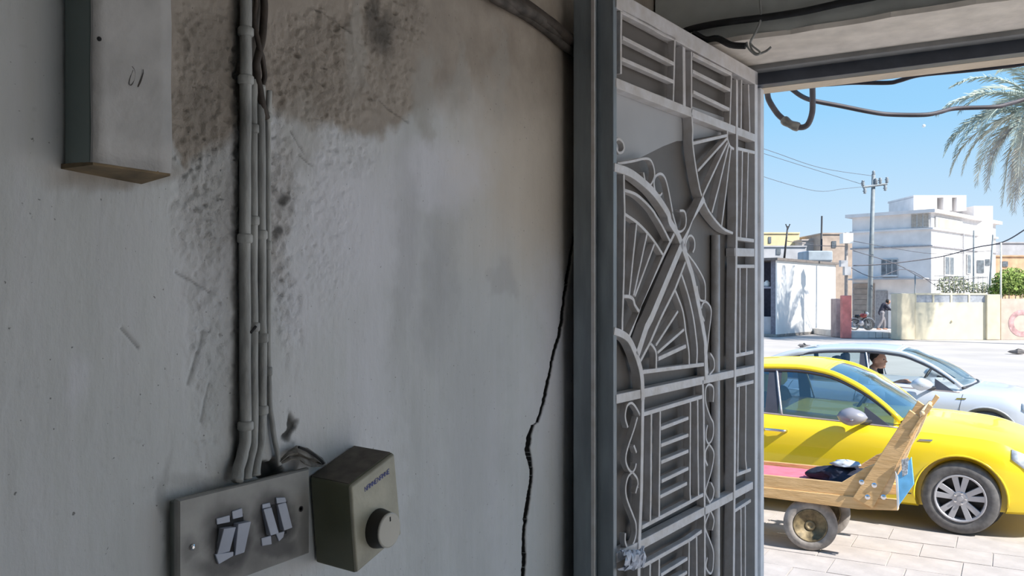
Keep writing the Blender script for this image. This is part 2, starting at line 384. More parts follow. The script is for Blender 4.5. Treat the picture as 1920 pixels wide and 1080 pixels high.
paint = mix(mul(attr('warm'), .9), paint, ramp(noise(5,(1,1,.4)), [(.3,(.55,.475,.39)),(.7,(.65,.575,.485))]))
brown = ramp(noise(11), [(.3,(.27,.225,.18)),(.5,(.335,.283,.23)),(.75,(.42,.36,.30))])
col = mix(mul(attr('bare'), .88), paint, brown)
col = mix(mul(attr('smear'), .7), col, (.40,.385,.355))
col = mix(mul(attr('grime_shade'), .93), col, (.035,.034,.03))
col = mix(mul(ramp(noise(130, det=2), [(.71,(0,0,0)),(.76,(1,1,1))]), .7), col, (.05,.05,.045))
col = mix(attr('crack'), col, (.02,.019,.018))
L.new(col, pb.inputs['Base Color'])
bp = nt.nodes.new('ShaderNodeBump'); bp.inputs['Strength'].default_value = .35; bp.inputs['Distance'].default_value = .004
hm = nt.nodes.new('ShaderNodeMath'); hm.operation = 'ADD'; L.new(noise(70,(1,1,.6)), hm.inputs[0]); L.new(noise(22,(1,1.5,.25)), hm.inputs[1])
L.new(hm.outputs[0], bp.inputs['Height']); bp2 = nt.nodes.new('ShaderNodeBump'); bp2.inputs['Distance'].default_value = .005; L.new(mul(attr('rough'), 1.0), bp2.inputs['Strength'])
L.new(noise(75, (1,1,1), 6, .7), bp2.inputs['Height']); L.new(bp.outputs[0], bp2.inputs['Normal']); L.new(bp2.outputs[0], pb.inputs['Normal'])
me.materials.append(mw)
wall = bpy.data.objects.new('wall_left', me); COL.objects.link(wall)
struct(wall, 'stained plaster wall with flaking brown patches and a long black crack', 'wall')
# ------------------------------------------------------------------ ground
M_road = mat('dusty_road', (.47,.43,.40), .95, var=.06, scale=.5, bump=.2, bscale=8)
M_slab = mat('paving_slab', (.45,.41,.39), .9, var=.07, scale=5, bump=.2, bscale=30)
M_mortar = mat('paving_joint', (.44,.40,.37), .95, var=.08)
b = MB(); b.add([(-90,-40,-.012),(90,-40,-.012),(90,160,-.012),(-90,160,-.012)], [(0,1,2,3)]); struct(b.build('ground', M_road), 'pale dusty street surface', 'street')
pav = MB(); pav.add([(-6,3.085,-.006),(4.5,3.085,-.006),(4.5,8.72,-.006),(-6,8.72,-.006)], [(0,1,2,3)]); pav = struct(pav.build('pavement', M_mortar), 'pale slab pavement in front of the doorway', 'pavement')
SW, SH = .53, .41
sb = MB(); sb.box((.006,.006,-.006),(SW-.006,SH-.006,.0)); slab_me = sb.mesh('paving_slab'); slab_me.materials.append(M_slab)
for r in range(13):
    yb = 3.28+r*SH
    offx = (r%2)*SW*.45+random.uniform(-.06,.06)
    for c in range(19):
        xb = -5.7+c*SW+offx
        if xb+SW > 4.5: continue
        o = bpy.data.objects.new('paving_slab', slab_me); COL.objects.link(o); o.parent = pav
        o.location = (xb, yb, random.uniform(-.003,0)); o.rotation_euler = (random.uniform(-.004,.004), random.uniform(-.004,.004), random.uniform(-.004,.004))

# ------------------------------------------------------------------ gate leaf
M_gate = mat('gate_paint', (.74,.72,.73), .42, var=.10, scale=22, bump=.25, bscale=60, spec=.5, color2=(.60,.56,.53))
M_stile = mat('gate_stile_paint', (.265,.305,.335), .42, var=.12, scale=6, bump=.15, bscale=40, stretch=(4,4,.8))
M_sheet = mat('gate_sheet', (.16,.145,.133), .55, var=.08, scale=5, bump=.1)
M_sheetpale = mat('gate_sheet_pale', (.46,.46,.47), .5, var=.05, scale=4)
GN = Vector((-.854,1.957)); GH = Vector((-.743,2.903)); gdir = (GH-GN).normalized(); GL = (GH-GN).length
gang = math.atan2(gdir.y, gdir.x)
gate = empty('gate_leaf', (GN.x,GN.y,FLOOR+.03), gang, 'grey wrought iron gate leaf with fan ornaments, swung open along the wall', 'gate')
gn = Vector((-gdir.y, gdir.x))                 # local +y, towards the wall
def gp(px, py):                                # pixel -> (u, v) on the leaf's front plane
    d = ray(px, py); t = (gn.x*GN.x+gn.y*GN.y)/(gn.x*d.x+gn.y*d.y); p = CAM+d*t
    return ((p.x-GN.x)*gdir.x+(p.y-GN.y)*gdir.y, p.z-FLOOR-.03)
def Zm(ox, oy, s): return lambda *pts: [(ox+x/s, oy+y/s) for x,y in pts]
A = Zm(1140,0,6.75); B_ = Zm(1280,60,4.909); C_ = Zm(1140,180,4.909); D_ = Zm(1140,380,4.909); E_ = Zm(1140,580,5.4)
F_ = Zm(1280,240,4.909); G_ = Zm(1280,440,4.909); H_ = Zm(1280,640,4.909); I_ = Zm(1140,740,6.0); J_ = Zm(1140,900,6.0); K_ = Zm(1280,860,4.909)
def sweep(uv, w, y0, y1):                      # flat bar of in-plane width w, from depth y0 to y1
    P = [Vector(p) for p in uv]; m = MB(); rows = []
    for i,p in enumerate(P):
        if i == 0: t = P[1]-P[0]
        elif i == len(P)-1: t = P[-1]-P[-2]
        else: t = (P[i+1]-p).normalized()+(p-P[i-1]).normalized()
        t.normalize(); nrm = Vector((-t.y, t.x))*w/2
        rows.append([(p.x-nrm.x,y0,p.y-nrm.y),(p.x+nrm.x,y0,p.y+nrm.y),(p.x+nrm.x,y1,p.y+nrm.y),(p.x-nrm.x,y1,p.y-nrm.y)])
    vs = [q for r in rows for q in r]; fs = [(0,3,2,1)]
    for i in range(len(rows)-1):
        a = i*4; b2 = a+4
        for k in range(4): fs.append((a+k, a+(k+1)%4, b2+(k+1)%4, b2+k))
    e = (len(rows)-1)*4; fs.append((e,e+1,e+2,e+3)); m.add(vs, fs); return m
def bar(name, pts, w=.009, y0=0.0, y1=.020, curve=False, m=None, bev=.0015):
    uv = [gp(*p) for p in pts]
    if curve: uv = [(p.x,p.y) for p in smooth_path([(a,b2,0) for a,b2 in uv], 6)]
    return sweep(uv, w, y0, y1).build(name, m or M_gate, gate, bevel=bev, seg=1)
GTOP = gp(1152,-12)[1]+.0
def uv_box(name, u0, u1, y0, y1, v0, v1, m, bev=.002):
    q = MB(); q.box((u0,y0,v0),(u1,y1,v1)); return q.build(name, m, gate, bevel=bev, seg=2)
TOPV = CAMZ+.755-FLOOR-.03
uv_box('meeting_stile', -.004, .014, 0, .048, 0, TOPV, M_stile)
uv_box('stile_cover', -.018, .030, .048, .110, 0, TOPV, M_stile, .004)
uv_box('stile_highlight', -.022, -.016, .044, .054, 0, TOPV, M_gate, .001)  # pale strip standing in for the highlight along the stile edge
uv_box('hinge_stile', GL-.022, GL+.004, 0, .045, 0, TOPV, M_jamb)
uv_box('sheet', .012, GL-.01, .034, .037, 0, TOPV-.02, M_sheet, 0)
for vv in (.25, 1.0, 1.9):
    q = MB(); q.lathe([(.011,-.05),(.011,.05)], (GL+.012,.012,vv), (0,0,1), 12); q.build('hinge', M_steelgrey, gate, smooth=False)
# pale patch over the upper part of the sheet, with a slanting lower edge
q = MB(); poly = [gp(*p) for p in [(1156,305),(1215,296),(1262,272),(1288,262),(1296,262),(1372,250),(1380,220),(1156,140)]]
q.prism([(u,.0305,v) for u,v in poly], (0,.003,0)); q.build('pale_patch', M_sheetpale, gate)
q = MB(); u0,_ = gp(1343,700); u1,_ = gp(1362,700)
q.lathe([(.0135,0),(.0135,gp(1350,440)[1])], ((u0+u1)/2,.0195,0), (0,0,1), 14); q.build('rear_tube', M_gate, gate, smooth=True)
# rails
bar('rail', [(1152,-4),(1421,148)], .046, 0, .032)
bar('rail', [(1153,154),(1417,259)], .026, 0, .030)
bar('rail', [(1154,749),(1415,692)], .024, 0, .030)
bar('rail', [(1154,1048),(1412,910)], .026, 0, .030)
for k in range(1, 3):                           # below the frame the pattern goes on to the floor
    v = gp(1154,1048)[1]-.32*k
    q = MB(); q.box((.01,0,v-.013),(GL-.01,.03,v+.013)); q.build('rail', M_gate, gate, bevel=.002)
u_end = lambda px: gp(px,700)[0]
# inner stiles
bar('stile', B_((497,440))+[(1381,400),(1378,640),(1377,860),(1375,1090),(1373,1300)], .016, -.002, .028)
bar('stile', [(1318,712),(1320,780),(1321,860),(1322,1000),(1322,1090),(1321,1300)], .012, 0, .024)
# top band
bar('bar', A((172,140),(168,500),(168,935)))
bar('bar', A((180,145),(500,310),(720,440),(855,490)), .012)
bar('bar', A((190,475),(835,805)), .011); bar('bar', A((180,745),(835,1035)), .011)
bar('bar', A((850,500))+[(1263,190)]); bar('bar', [(1282,88),(1283,203)], .018, -.001, .026); bar('bar', [(1297,96),(1297,213)])
bar('bar', B_((95,205),(300,310),(455,390)), .012); bar('bar', B_((95,360),(440,535)), .011); bar('bar', B_((100,550),(432,712)), .011)
bar('bar', B_((452,395),(436,850))); bar('bar', B_((545,440),(540,892))); bar('bar', B_((608,480),(620,935)))
# right column
bar('bar', F_((498,185),(675,228)), .011); bar('bar', F_((552,205),(546,600),(535,1010))); bar('bar', F_((606,220),(598,600),(588,1010))); bar('bar', F_((496,1015),(658,1037)), .012)
bar('rail', G_((478,160),(660,165)), .027, 0, .030)
bar('bar', G_((490,291),(662,291)), .012); bar('bar', G_((530,300),(528,1080))+H_((530,118))); bar('bar', G_((592,300),(583,1080))+H_((585,112))); bar('bar', H_((490,132),(652,98)), .012)
bar('bar', H_((498,408),(654,372)), .012); bar('bar', H_((522,410),(510,1080))+K_((510,140))); bar('bar', H_((585,398),(580,1080))+K_((590,100))); bar('bar', K_((498,150),(630,100)), .012)
bar('bar', K_((478,485),(630,385)), .012); bar('bar', K_((538,460),(540,1080))+[(1389,1300)]); bar('bar', K_((578,425),(578,1080))+[(1397,1300)])
# upper right fan
bar('arc', [(1297,213),(1299,240)]+F_((95,140),(120,340),(160,560),(195,665),(260,790),(370,920),(465,968)), .009, 0, .030, True)
bar('spoke', F_((100,140),(412,68)), .010); bar('spoke', F_((145,392),(412,95))); bar('spoke', F_((190,620),(415,135))); bar('spoke', F_((272,780),(335,540),(428,150))); bar('spoke', F_((360,905),(400,600),(446,185)))
bar('arc', F_((415,20),(415,95),(438,165),(475,192)), .009, 0, .02, True)
# big arc, diagonals
bar('arc', C_((55,655),(200,705),(330,800),(430,900),(545,1070))+D_((570,175),(640,290),(690,420),(745,580),(785,720))+E_((970,250),(985,420),(990,600))+[(1324,712)], .022, -.002, .024, True)
bar('arc', C_((158,868),(260,905),(350,980),(420,1060))+D_((440,112),(500,212),(572,352)), .009, 0, .02, True)
bar('arc', D_((158,105),(270,182),(370,282),(440,372),(512,486)), .009, 0, .02, True)
bar('bar', C_((148,720),(156,1080))+D_((148,700),(135,1080))+E_((148,215)))
bar('spoke', D_((265,195),(198,855)), .008); bar('spoke', D_((362,285),(238,855)), .008); bar('spoke', D_((430,378),(250,862)), .008)
bar('arc', D_((146,862),(200,865),(235,890),(250,940),(288,1002)), .010, 0, .02, True)
bar('diagonal', D_((612,285),(512,488),(286,1002))+E_((330,0),(212,285)), .010)
bar('diagonal', F_((192,645),(60,905))+D_((770,175),(672,400),(395,1060))+E_((385,180),(292,462)), .022, -.002, .024)
bar('diagonal', D_((716,545),(618,800),(482,1075))+E_((430,335),(332,524)), .010)
bar('arc', D_((680,660),(740,850),(785,1040))+E_((890,250),(905,400),(900,556)), .009, 0, .02, True)
bar('arc', D_((618,800),(680,960),(705,1080))+E_((790,230),(820,420),(825,572)), .009, 0, .02, True)
bar('spoke', E_((712,18),(488,365))); bar('spoke', E_((772,205),(502,442))); bar('spoke', E_((792,372),(512,502)), .012)
bar('arc', E_((428,340),(470,390),(490,450),(490,600)), .009, 0, .02, True)
bar('bar', E_((355,635),(985,556)), .012)
# quarter arc and left stile
bar('arc', E_((58,218),(150,255),(220,320),(290,480),(335,650),(348,830))+I_((388,60)), .020, -.002, .024, True)
bar('stile', I_((388,40),(382,500),(372,1080))+J_((365,300),(350,700))+[(1197,1090),(1196,1300)], .016, -.002, .024)
# grid panels
bar('bar', [(1207,777),(1317,744)], .012); bar('bar', I_((490,215),(485,1080))+J_((478,482))); bar('bar', I_((590,180),(580,1080))+J_((578,432))); bar('bar', I_((930,82),(925,1080))+J_((930,236))); bar('bar', H_((140,528),(143,1080))+K_((148,345)))
for p,q_ in (((598,382),(908,264)),((598,572),(908,455)),((600,762),(908,634)),((606,976),(908,830))): bar('rung', I_(p,q_), .011)
bar('rung', J_((590,190),(893,38)), .011); bar('bar', J_((385,535),(930,245))+K_((192,332)), .012)
bar('bar', J_((395,972),(930,670))+K_((178,668)), .012); bar('bar', J_((478,930))+[(1219,1090),(1218,1300)]); bar('bar', J_((580,880))+[(1236,1090),(1235,1300)]); bar('bar', J_((916,680))+[(1292,1090),(1291,1300)]); bar('bar', K_((130,705))+[(1307,1090),(1306,1300)])
bar('rung', J_((598,1072),(897,885)), .011); bar('rung', J_((580,1225),(893,1040)), .011); bar('rung', J_((580,1395),(893,1190)), .011)
# scrolls
SC = dict(w=.007, y0=.002, y1=.018, curve=True, bev=.001)
for s in (I_((235,372),(210,290),(205,220),(225,130),(265,95),(300,112),(340,170),(372,235)), I_((342,252),(300,400),(245,560),(213,680),(215,770),(250,850),(285,872),(315,830),(327,772)), I_((300,570),(332,655)),
          I_((285,872),(235,930),(210,1040))+J_((215,180),(245,280),(300,420),(325,500),(325,620),(285,740),(240,775),(205,700),(205,600)), I_((285,872),(338,945),(352,1040))+J_((345,60),(320,152)),
          C_((95,622),(230,600),(345,575),(400,590),(430,660),(435,740),(405,810),(370,832)), C_((335,700),(350,785)), C_((445,900),(430,800),(445,740),(490,715),(530,750),(560,850),(600,1060))+D_((600,95),(642,240)), C_((440,895),(485,915),(507,890)),
          D_((668,72),(712,80),(727,150),(718,222),(680,265),(638,255)), G_((45,160),(35,90),(60,20),(90,10),(115,50),(117,120),(100,165)), G_((40,160),(130,280),(205,420),(217,520),(215,605)), G_((140,470),(150,540),(172,602),(217,610)),
          G_((180,680),(190,640),(220,618),(260,660),(270,730),(250,900),(230,1080))+H_((230,110),(240,300)), G_((188,750),(208,797)), H_((262,110),(295,170),(296,250),(260,302),(238,330)),
          H_((288,560),(290,430),(250,398),(220,440),(220,560),(260,690),(290,760),(285,880),(250,942),(225,900),(225,830),(237,770)), H_((250,945),(218,1010),(215,1080))+K_((218,20),(236,65)), H_((250,945),(290,1010),(292,1080))+K_((270,120),(225,270),(220,320),(258,405)),
          K_((270,222),(295,290),(282,370),(258,405),(258,480),(222,580),(215,640),(260,760),(290,860),(285,1010),(262,1060),(222,1000),(235,910)), K_((258,470),(295,560),(280,662)),
          C_((75,600),(68,500),(75,425),(105,393),(145,425),(157,480),(140,515),(105,518),(85,470))):
    bar('scroll', s, **SC)
# crumpled plastic film caught on the gate at the lock height
M_film = mat('crumpled_film', (.55,.58,.68), .3, var=.15, scale=40, bump=.6, bscale=30)
R = np.random.default_rng(3)
ca_, cb_ = gp(1156,1050), gp(1197,1044); rows = []
for i in range(15):
    t = i/14; uc = ca_[0]+(cb_[0]-ca_[0])*t; vc = ca_[1]+(cb_[1]-ca_[1])*t+.004; row = []
    for j in range(9):
        a_ = -1.9+3.8*j/8; rr_ = .019+.008*R.random()
        row.append((uc+.006*R.normal(), -.010-.011*math.cos(a_)-.006*R.random(), vc+rr_*math.sin(a_)+.003*R.normal()-.006*math.sin(3*t)))
    rows.append(row)
q = MB(); q.grid(rows); o = q.build('plastic_film', M_film, None, smooth=False, solid=.001)
o.matrix_world = Matrix.Translation((GN.x,GN.y,FLOOR+.03)) @ Matrix.Rotation(gang, 4, 'Z')
tag(o, 'crumpled bluish plastic film caught on the gate rail near its free edge', 'plastic film')
# ------------------------------------------------------------------ things on the plaster wall
def wp(px, py, d=0.0): return onX(px, py, WX+d)
M_boxpaint = mat('meter_box_paint', (.46,.45,.44), .5, var=.08, scale=14, bump=.3, bscale=40)
M_boxside = mat('meter_box_side', (.19,.235,.225), .5, var=.06, scale=6, bump=.1)
M_cable = mat('painted_conduit', (.40,.405,.39), .5, var=.22, scale=24, bump=.4, bscale=60, stretch=(1,1,.4))
M_brown = mat('brown_cable_sheath', (.06,.045,.035), .6, var=.25, scale=30, bump=.2)
M_black = mat('black_rubber', (.022,.022,.024), .5, var=.2, scale=30)
M_plate = mat('switch_plate_plastic', (.33,.325,.31), .45, var=.12, scale=16, bump=.1)
M_rocker = mat('rocker_plastic', (.44,.47,.56), .35, var=.05, scale=30)
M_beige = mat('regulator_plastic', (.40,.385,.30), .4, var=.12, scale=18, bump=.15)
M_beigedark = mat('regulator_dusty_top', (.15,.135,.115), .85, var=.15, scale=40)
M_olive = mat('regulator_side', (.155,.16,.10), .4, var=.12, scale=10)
M_knob = mat('knob_black', (.03,.027,.024), .45, var=.1)
M_ink = mat('blue_ink', (.10,.12,.33), .6, var=.2, scale=80)
M_chrome = mat('chrome', (.75,.75,.77), .15, 1.0, var=.03)
M_soot = mat('soot', (.03,.03,.032), .9, var=.2, scale=40)
# --- box at the top left
bl = wp(118,308); fr = onX(323,328,WX+.062); fl_y = onX(175,305,WX+.062).y
Y0, Y1, ZB = fl_y, fr.y, (fr.z+bl.z)/2; D0 = .062; ZT = CAMZ+.62
mb = empty('junction_box', (WX,(Y0+Y1)/2,ZB), 0, 'painted flat metal junction box high on the wall beside the conduits', 'junction box')
LY = (Y1-Y0)/2; LH = ZT-ZB
q = MB(); q.box((.004,-LY,0),(D0-.006,LY,LH)); q.build('case', M_boxside, mb, bevel=.003)
q = MB(); rows = []
for i in range(13):
    z = LH*i/12; row = []
    for j in range(7):
        y = -LY+2*LY*j/6; row.append((D0-.004+.0012*math.sin(i*1.7+j)+.001*math.sin(j*2.2+i*.6), y, z))
    rows.append(row)
q.grid(rows); o = q.build('front_cover', M_boxpaint, mb, smooth=True); sm = o.modifiers.new('s','SOLIDIFY'); sm.thickness = .004; sm.offset = 0
q = MB(); q.hexa([(.0,-LY-.002,-.004),(D0-.004,-LY+.002,-.003),(D0-.004,LY,-.003),(.0,LY,-.010)], [(.0,-LY-.002,.002),(D0-.004,-LY+.002,.001),(D0-.004,LY,.001),(.0,LY,.002)]); q.build('bottom_strip', mat('rusty_wood', (.22,.16,.09), .8, var=.3, scale=20), mb)
for (py,pz) in ((-LY+.008,LH*.32),(LY-.008,LH*.55)):
    q = MB(); q.lathe([(.0028,0),(.0028,.003),(.0015,.004)], (D0-.003,py,pz), (1,0,0), 10); q.build('screw', M_soot, mb)
q = MB()
for i in range(2):                              # faint scribble on the cover
    pts = [(D0-.0005, -LY+.052+.012*i+.004*math.sin(k*1.1+i), LH*.245+.012*math.cos(k*.9)) for k in range(7)]
    q.tube(smooth_path(pts,3), .0005, 4)
q.build('pencil_scribble', mat('pencil_grey', (.12,.11,.10), .8), mb)
# --- conduits
def conduit(name, label, pts, r, m=M_cable, clips=(), n=8, cat='conduit', group=None):
    P = smooth_path([wp(px,py,d) for px,py,d in pts], 8)
    P = [p+Vector((0, .0004*math.sin(i*.7), 0)) for i,p in enumerate(P)]
    root = empty(name, tuple(P[-1]), 0, label, cat, group)
    base = Vector(P[-1]); q = MB(); q.tube([p-base for p in P], r, n); q.build('sheath', m, root, smooth=True)
    for cy_ in clips:
        k = min(range(len(P)), key=lambda i: abs(proj(*P[i])[1]-cy_)); c = P[k]-base
        q = MB(); q.lathe([(r*1.12,-.007),(r*1.35,-.005),(r*1.35,.005),(r*1.12,.007)], c, (0,0,1), 10); q.build('clip', m, root, smooth=True)
    return root
conduit('conduit', 'wide painted conduit at the left of the vertical run above the switches', [(461,-935,.008),(461,-400,.008),(461,-40,.008),(461,60,.008),(461,150,.009),(460,250,.007),(459,400,.007),(459,600,.007),(460,760,.007),(460,820,.008),(455,850,.010),(447,880,.014),(445,902,.020)],   .0088, clips=(60,150,458,800))
conduit('conduit', 'middle painted cable of the vertical run above the switches', [(478,150,.006),(474,200,.006),(475,330,.006),(475,500,.006),(476,650,.006),(476,800,.006),(474,840,.008),(466,875,.014),(464,898,.020)], .0066, clips=(238,420,610))
conduit('conduit', 'painted cable third in the vertical run, clipped to the wall', [(489,160,.006),(489,240,.006),(490,400,.006),(491,560,.006),(492,700,.006),(491,800,.006),(489,835,.009),(481,868,.014),(480,892,.020)], .0069, clips=(440,630,770))
conduit('conduit', 'thin painted cable at the right edge of the vertical run', [(505,170,.004),(503,230,.004),(503,330,.004),(503,480,.004),(503,640,.004),(505,740,.004),(511,800,.005),(520,850,.007),(524,872,.009)], .0042, clips=(225,460,690))
conduit('twisted_cable', 'brown bare cable twisting down beside the painted conduit at the top', [(494,-935,.008),(495,-500,.008),(492,-250,.010),(494,-40,.008),(495,30,.008),(490,80,.011),(482,110,.012),(481,135,.009),(486,165,.010),(493,200,.009),(500,222,.006)], .0058, M_brown, cat='cable')
conduit('twisted_cable', 'second dark strand wound round the brown cable at the top', [(484,-935,.006),(482,-500,.006),(484,-250,.006),(482,-40,.006),(478,20,.006),(476,40,.010),(484,80,.016),(492,110,.012),(496,140,.008),(492,170,.008),(496,215,.006)], .0040, M_brown, cat='cable')
q = MB(); q.tube([wp(480,612,.015),wp(470,624,.015)], .002, 6); tag(q.build('wire_stub', M_soot), 'short black wire stub across the painted cables', 'wire')
# --- bundle of dark wires across the top right of the wall
root = empty('wire_bundle', tuple(wp(1010,55)), 0, 'bundle of dirty dark wires slanting down to the gate post', 'wire bundle'); base = wp(1010,55)
for k,(o1,o2,r,m) in enumerate(((-8,-10,.013,M_brown),(4,0,.014,M_brown),(14,14,.013,mat('dusty_wire', (.095,.08,.068), .7, var=.3, scale=25)),(-4,12,.010,mat('dusty_wire')))):
    pts = [(480+o1,-640+o2),(600+o1,-330+o2),(760+o1,-150+o2),(915+o1,-28+o2),(955+o1,-2+o2),(990+o1,18+o2+3*math.sin(k*2)),(1030+o1,47+o2-3*math.sin(k*3)),(1062+o1,74+o2+2*math.sin(k)),(1095+o1*.3,97+o2),(1140+o1*.3,130+o2)]
    P = smooth_path([wp(x,y,.016+.005*math.sin(k*1.7+i)) for i,(x,y) in enumerate(pts)], 6)
    q = MB(); q.tube([p-base for p in P], r*1.15, 8); q.build('strand', m, root, smooth=True)
# --- torn plaster flap and hole by the switch plate
M_flap = mat('torn_plaster', (.26,.245,.225), .85, var=.25, scale=60, bump=.5)
Zp = Zm(280,820,3.84)
up = Zp((950,165),(1000,95),(1060,66),(1130,78),(1200,112),(1250,150),(1272,190)); lo = Zp((955,185),(1010,160),(1080,162),(1120,195),(1165,212),(1225,214),(1270,205))
q = MB(); R = np.random.default_rng(5); rows = []
for t,dd in ((0,.004),(.25,.016),(.45,.022),(.62,.012),(.8,.020),(1,.026)):
    row = []
    for i in range(7):
        x = up[i][0]*(1-t)+lo[i][0]*t; y = up[i][1]*(1-t)+lo[i][1]*t
        row.append(wp(x+R.normal()*1.2, y+R.normal()*1.2, dd*(1-.6*abs(i-3)/3)+.003+.002*R.random()))
    rows.append(row)
q.grid(rows); o = q.build('plaster_flap', M_flap, None, solid=.002); tag(o, 'torn curled flap of plaster above the switch plate', 'plaster flap')
q = MB(); q.tube(smooth_path([wp(x,y,.024) for x,y in Zp((1075,70),(1130,92),(1185,125),(1235,165),(1255,190))], 4), .0022, 6); tag(q.build('wire_end', M_soot), 'blackened wire end on the torn plaster flap', 'wire')
# --- switch plate with four rockers
PD = .024
S4 = Zm(320,900,6.0)
ptl, ptr = wp(338,937,PD), wp(579,881,PD); pyl, pyr = ptl.y, ptr.y; pzt = (ptl.z+ptr.z)/2-.001; pzb = wp(496,1066,PD).z
sp = empty('switch_plate', (WX,(pyl+pyr)/2,pzb), 0, 'grimy four-rocker switch plate under the conduits', 'switch')
py_ = (pyr-pyl)/2; phh = pzt-pzb; org = Vector((WX,(pyl+pyr)/2,pzb))
q = MB(); q.box((-.004,-py_+.003,.003),(PD-.006,py_-.003,phh-.003)); q.build('back_box', mat('switch_box_side', (.27,.29,.27), .5, var=.12), sp, bevel=.002)
NY, NZ = 70, 48
gy = np.linspace(-py_, py_, NY); gzv = np.linspace(0, phh, NZ); GY, GZ = np.meshgrid(gy, gzv)
wy_ = GY+org.y; wz_ = GZ+org.z; zc_ = (WX+PD)*FWD.x+wy_*FWD.y; PPX = 960+F*((WX+PD)*RGT.x+wy_*RGT.y)/zc_; PPY = HOR-F*(wz_-CAMZ)/zc_
nz_ = fbm(GY*60, GZ*60); WPX_ = PPX+14*(nz_-.5); WPY_ = PPY+16*(fbm(GY*60+9, GZ*60)-.5)
gm = np.maximum.reduce([1.0*blob(WPX_,WPY_,430,1010,46,60,.45), 1.0*blob(WPX_,WPY_,514,978,40,52,.45), .7*blob(WPX_,WPY_,415,1066,45,22,.7), .75*blob(WPX_,WPY_,515,1025,50,26,.6), .45*blob(WPX_,WPY_,480,1040,80,40,.8), .4*blob(WPX_,WPY_,356,1030,16,22,.6), .5*blob(WPX_,WPY_,570,1000,16,70,.7)])
pm = MB(); pm.grid([[(PD, GY[i,j], GZ[i,j]) for j in range(NY)] for i in range(NZ)])
def ringpts(x, e): return [(x,-py_-e,-e),(x,py_+e,-e),(x,py_+e,phh+e),(x,-py_-e,phh+e)]
oo = len(pm.v); pm.add(ringpts(PD,0)+ringpts(PD-.003,.0022)+ringpts(PD-.009,.0026), [(r_*4+k,r_*4+(k+1)%4,r_*4+4+(k+1)%4,r_*4+4+k) for r_ in range(2) for k in range(4)])
pme = pm.mesh('face_plate'); at = pme.attributes.new('soot','FLOAT','POINT'); arr = np.zeros(len(pme.vertices),'f4'); arr[:NY*NZ] = np.clip(gm*1.15,0,1).ravel(); at.data.foreach_set('value', arr)
M_pl = M_plate.copy(); nt2 = M_pl.node_tree; bs = nt2.nodes['Principled BSDF']; src = bs.inputs['Base Color'].links[0].from_socket
aq = nt2.nodes.new('ShaderNodeAttribute'); aq.attribute_name = 'soot'; mq = nt2.nodes.new('ShaderNodeMix'); mq.data_type = 'RGBA'; mq.inputs[7].default_value = (.03,.03,.033,1)
nt2.links.new(aq.outputs['Fac'], mq.inputs[0]); nt2.links.new(src, mq.inputs[6]); nt2.links.new(mq.outputs[2], bs.inputs['Base Color'])
plate = link('face_plate', pme, M_pl, sp)
def rk(name, quad, d0, d_top, d_bot, m, par):   # quad px: TL,TR,BR,BL ; proud at top / bottom
    B = [wp(x,y,d0)-org for x,y in quad]
    T = [B[0]+Vector((d_top,0,0)), B[1]+Vector((d_top,0,0)), B[2]+Vector((d_bot,0,0)), B[3]+Vector((d_bot,0,0))]
    q = MB(); q.hexa(B, T); return q.build(name, m, par, bevel=.0012, seg=2)
for (rq, capq, dt, db, lab) in (
    (S4((530,535),(668,515),(640,800),(497,835)), S4((495,430),(645,390),(650,470),(500,500)), .011, .003, 'pale rocker of the left pair, tipped out at the top'),
    (S4((692,482),(838,452),(806,810),(698,848)), S4((670,350),(785,310),(795,410),(680,440)), .011, .003, 'pale rocker of the left pair, whole'),
    (S4((1012,325),(1105,300),(1158,588),(1062,615)), S4((1000,650),(1110,620),(1120,720),(1010,740)), .004, .010, 'pale rocker of the right pair, tipped out at the bottom'),
    (S4((1172,270),(1270,245),(1310,525),(1215,560)), S4((1165,600),(1265,570),(1250,640),(1200,690)), .004, .010, 'pale rocker of the right pair next to the screw hole')):
    r_ = rk('rocker', rq, PD-.002, dt+.002, db+.002, M_rocker, sp)
    rk('rocker_end', capq, PD-.002, .004, .004, M_rocker, r_)
rk('broken_chip', S4((480,830),(690,800),(680,850),(515,945)), PD-.001, .004, .005, M_rocker, sp)
rk('rocker_tab', S4((1170,195),(1275,190),(1285,245),(1175,265)), PD-.001, .003, .004, M_rocker, sp); rk('rocker_tab', S4((1015,270),(1105,250),(1110,300),(1012,322)), PD-.001, .003, .004, M_rocker, sp)
for quad in (S4((500,450),(800,370),(806,800),(505,850)), S4((1010,300),(1290,230),(1290,600),(1040,640))):
    rk('rocker_recess', quad, PD-.0035, .0042, .0042, M_soot, sp)
c = wp(*S4((240,755))[0], PD)-org; q = MB(); q.lathe([(.0042,0),(.0042,.002),(.002,.0032),(0,.0034)], c, (1,0,0), 12); q.build('screw', M_chrome, sp)
c = wp(*S4((1465,325))[0], PD)-org; q = MB(); q.lathe([(.0048,0),(.0048,.0006),(.003,-.0),(0,0)], c, (1,0,0), 12); q.build('screw_hole', M_soot, sp)
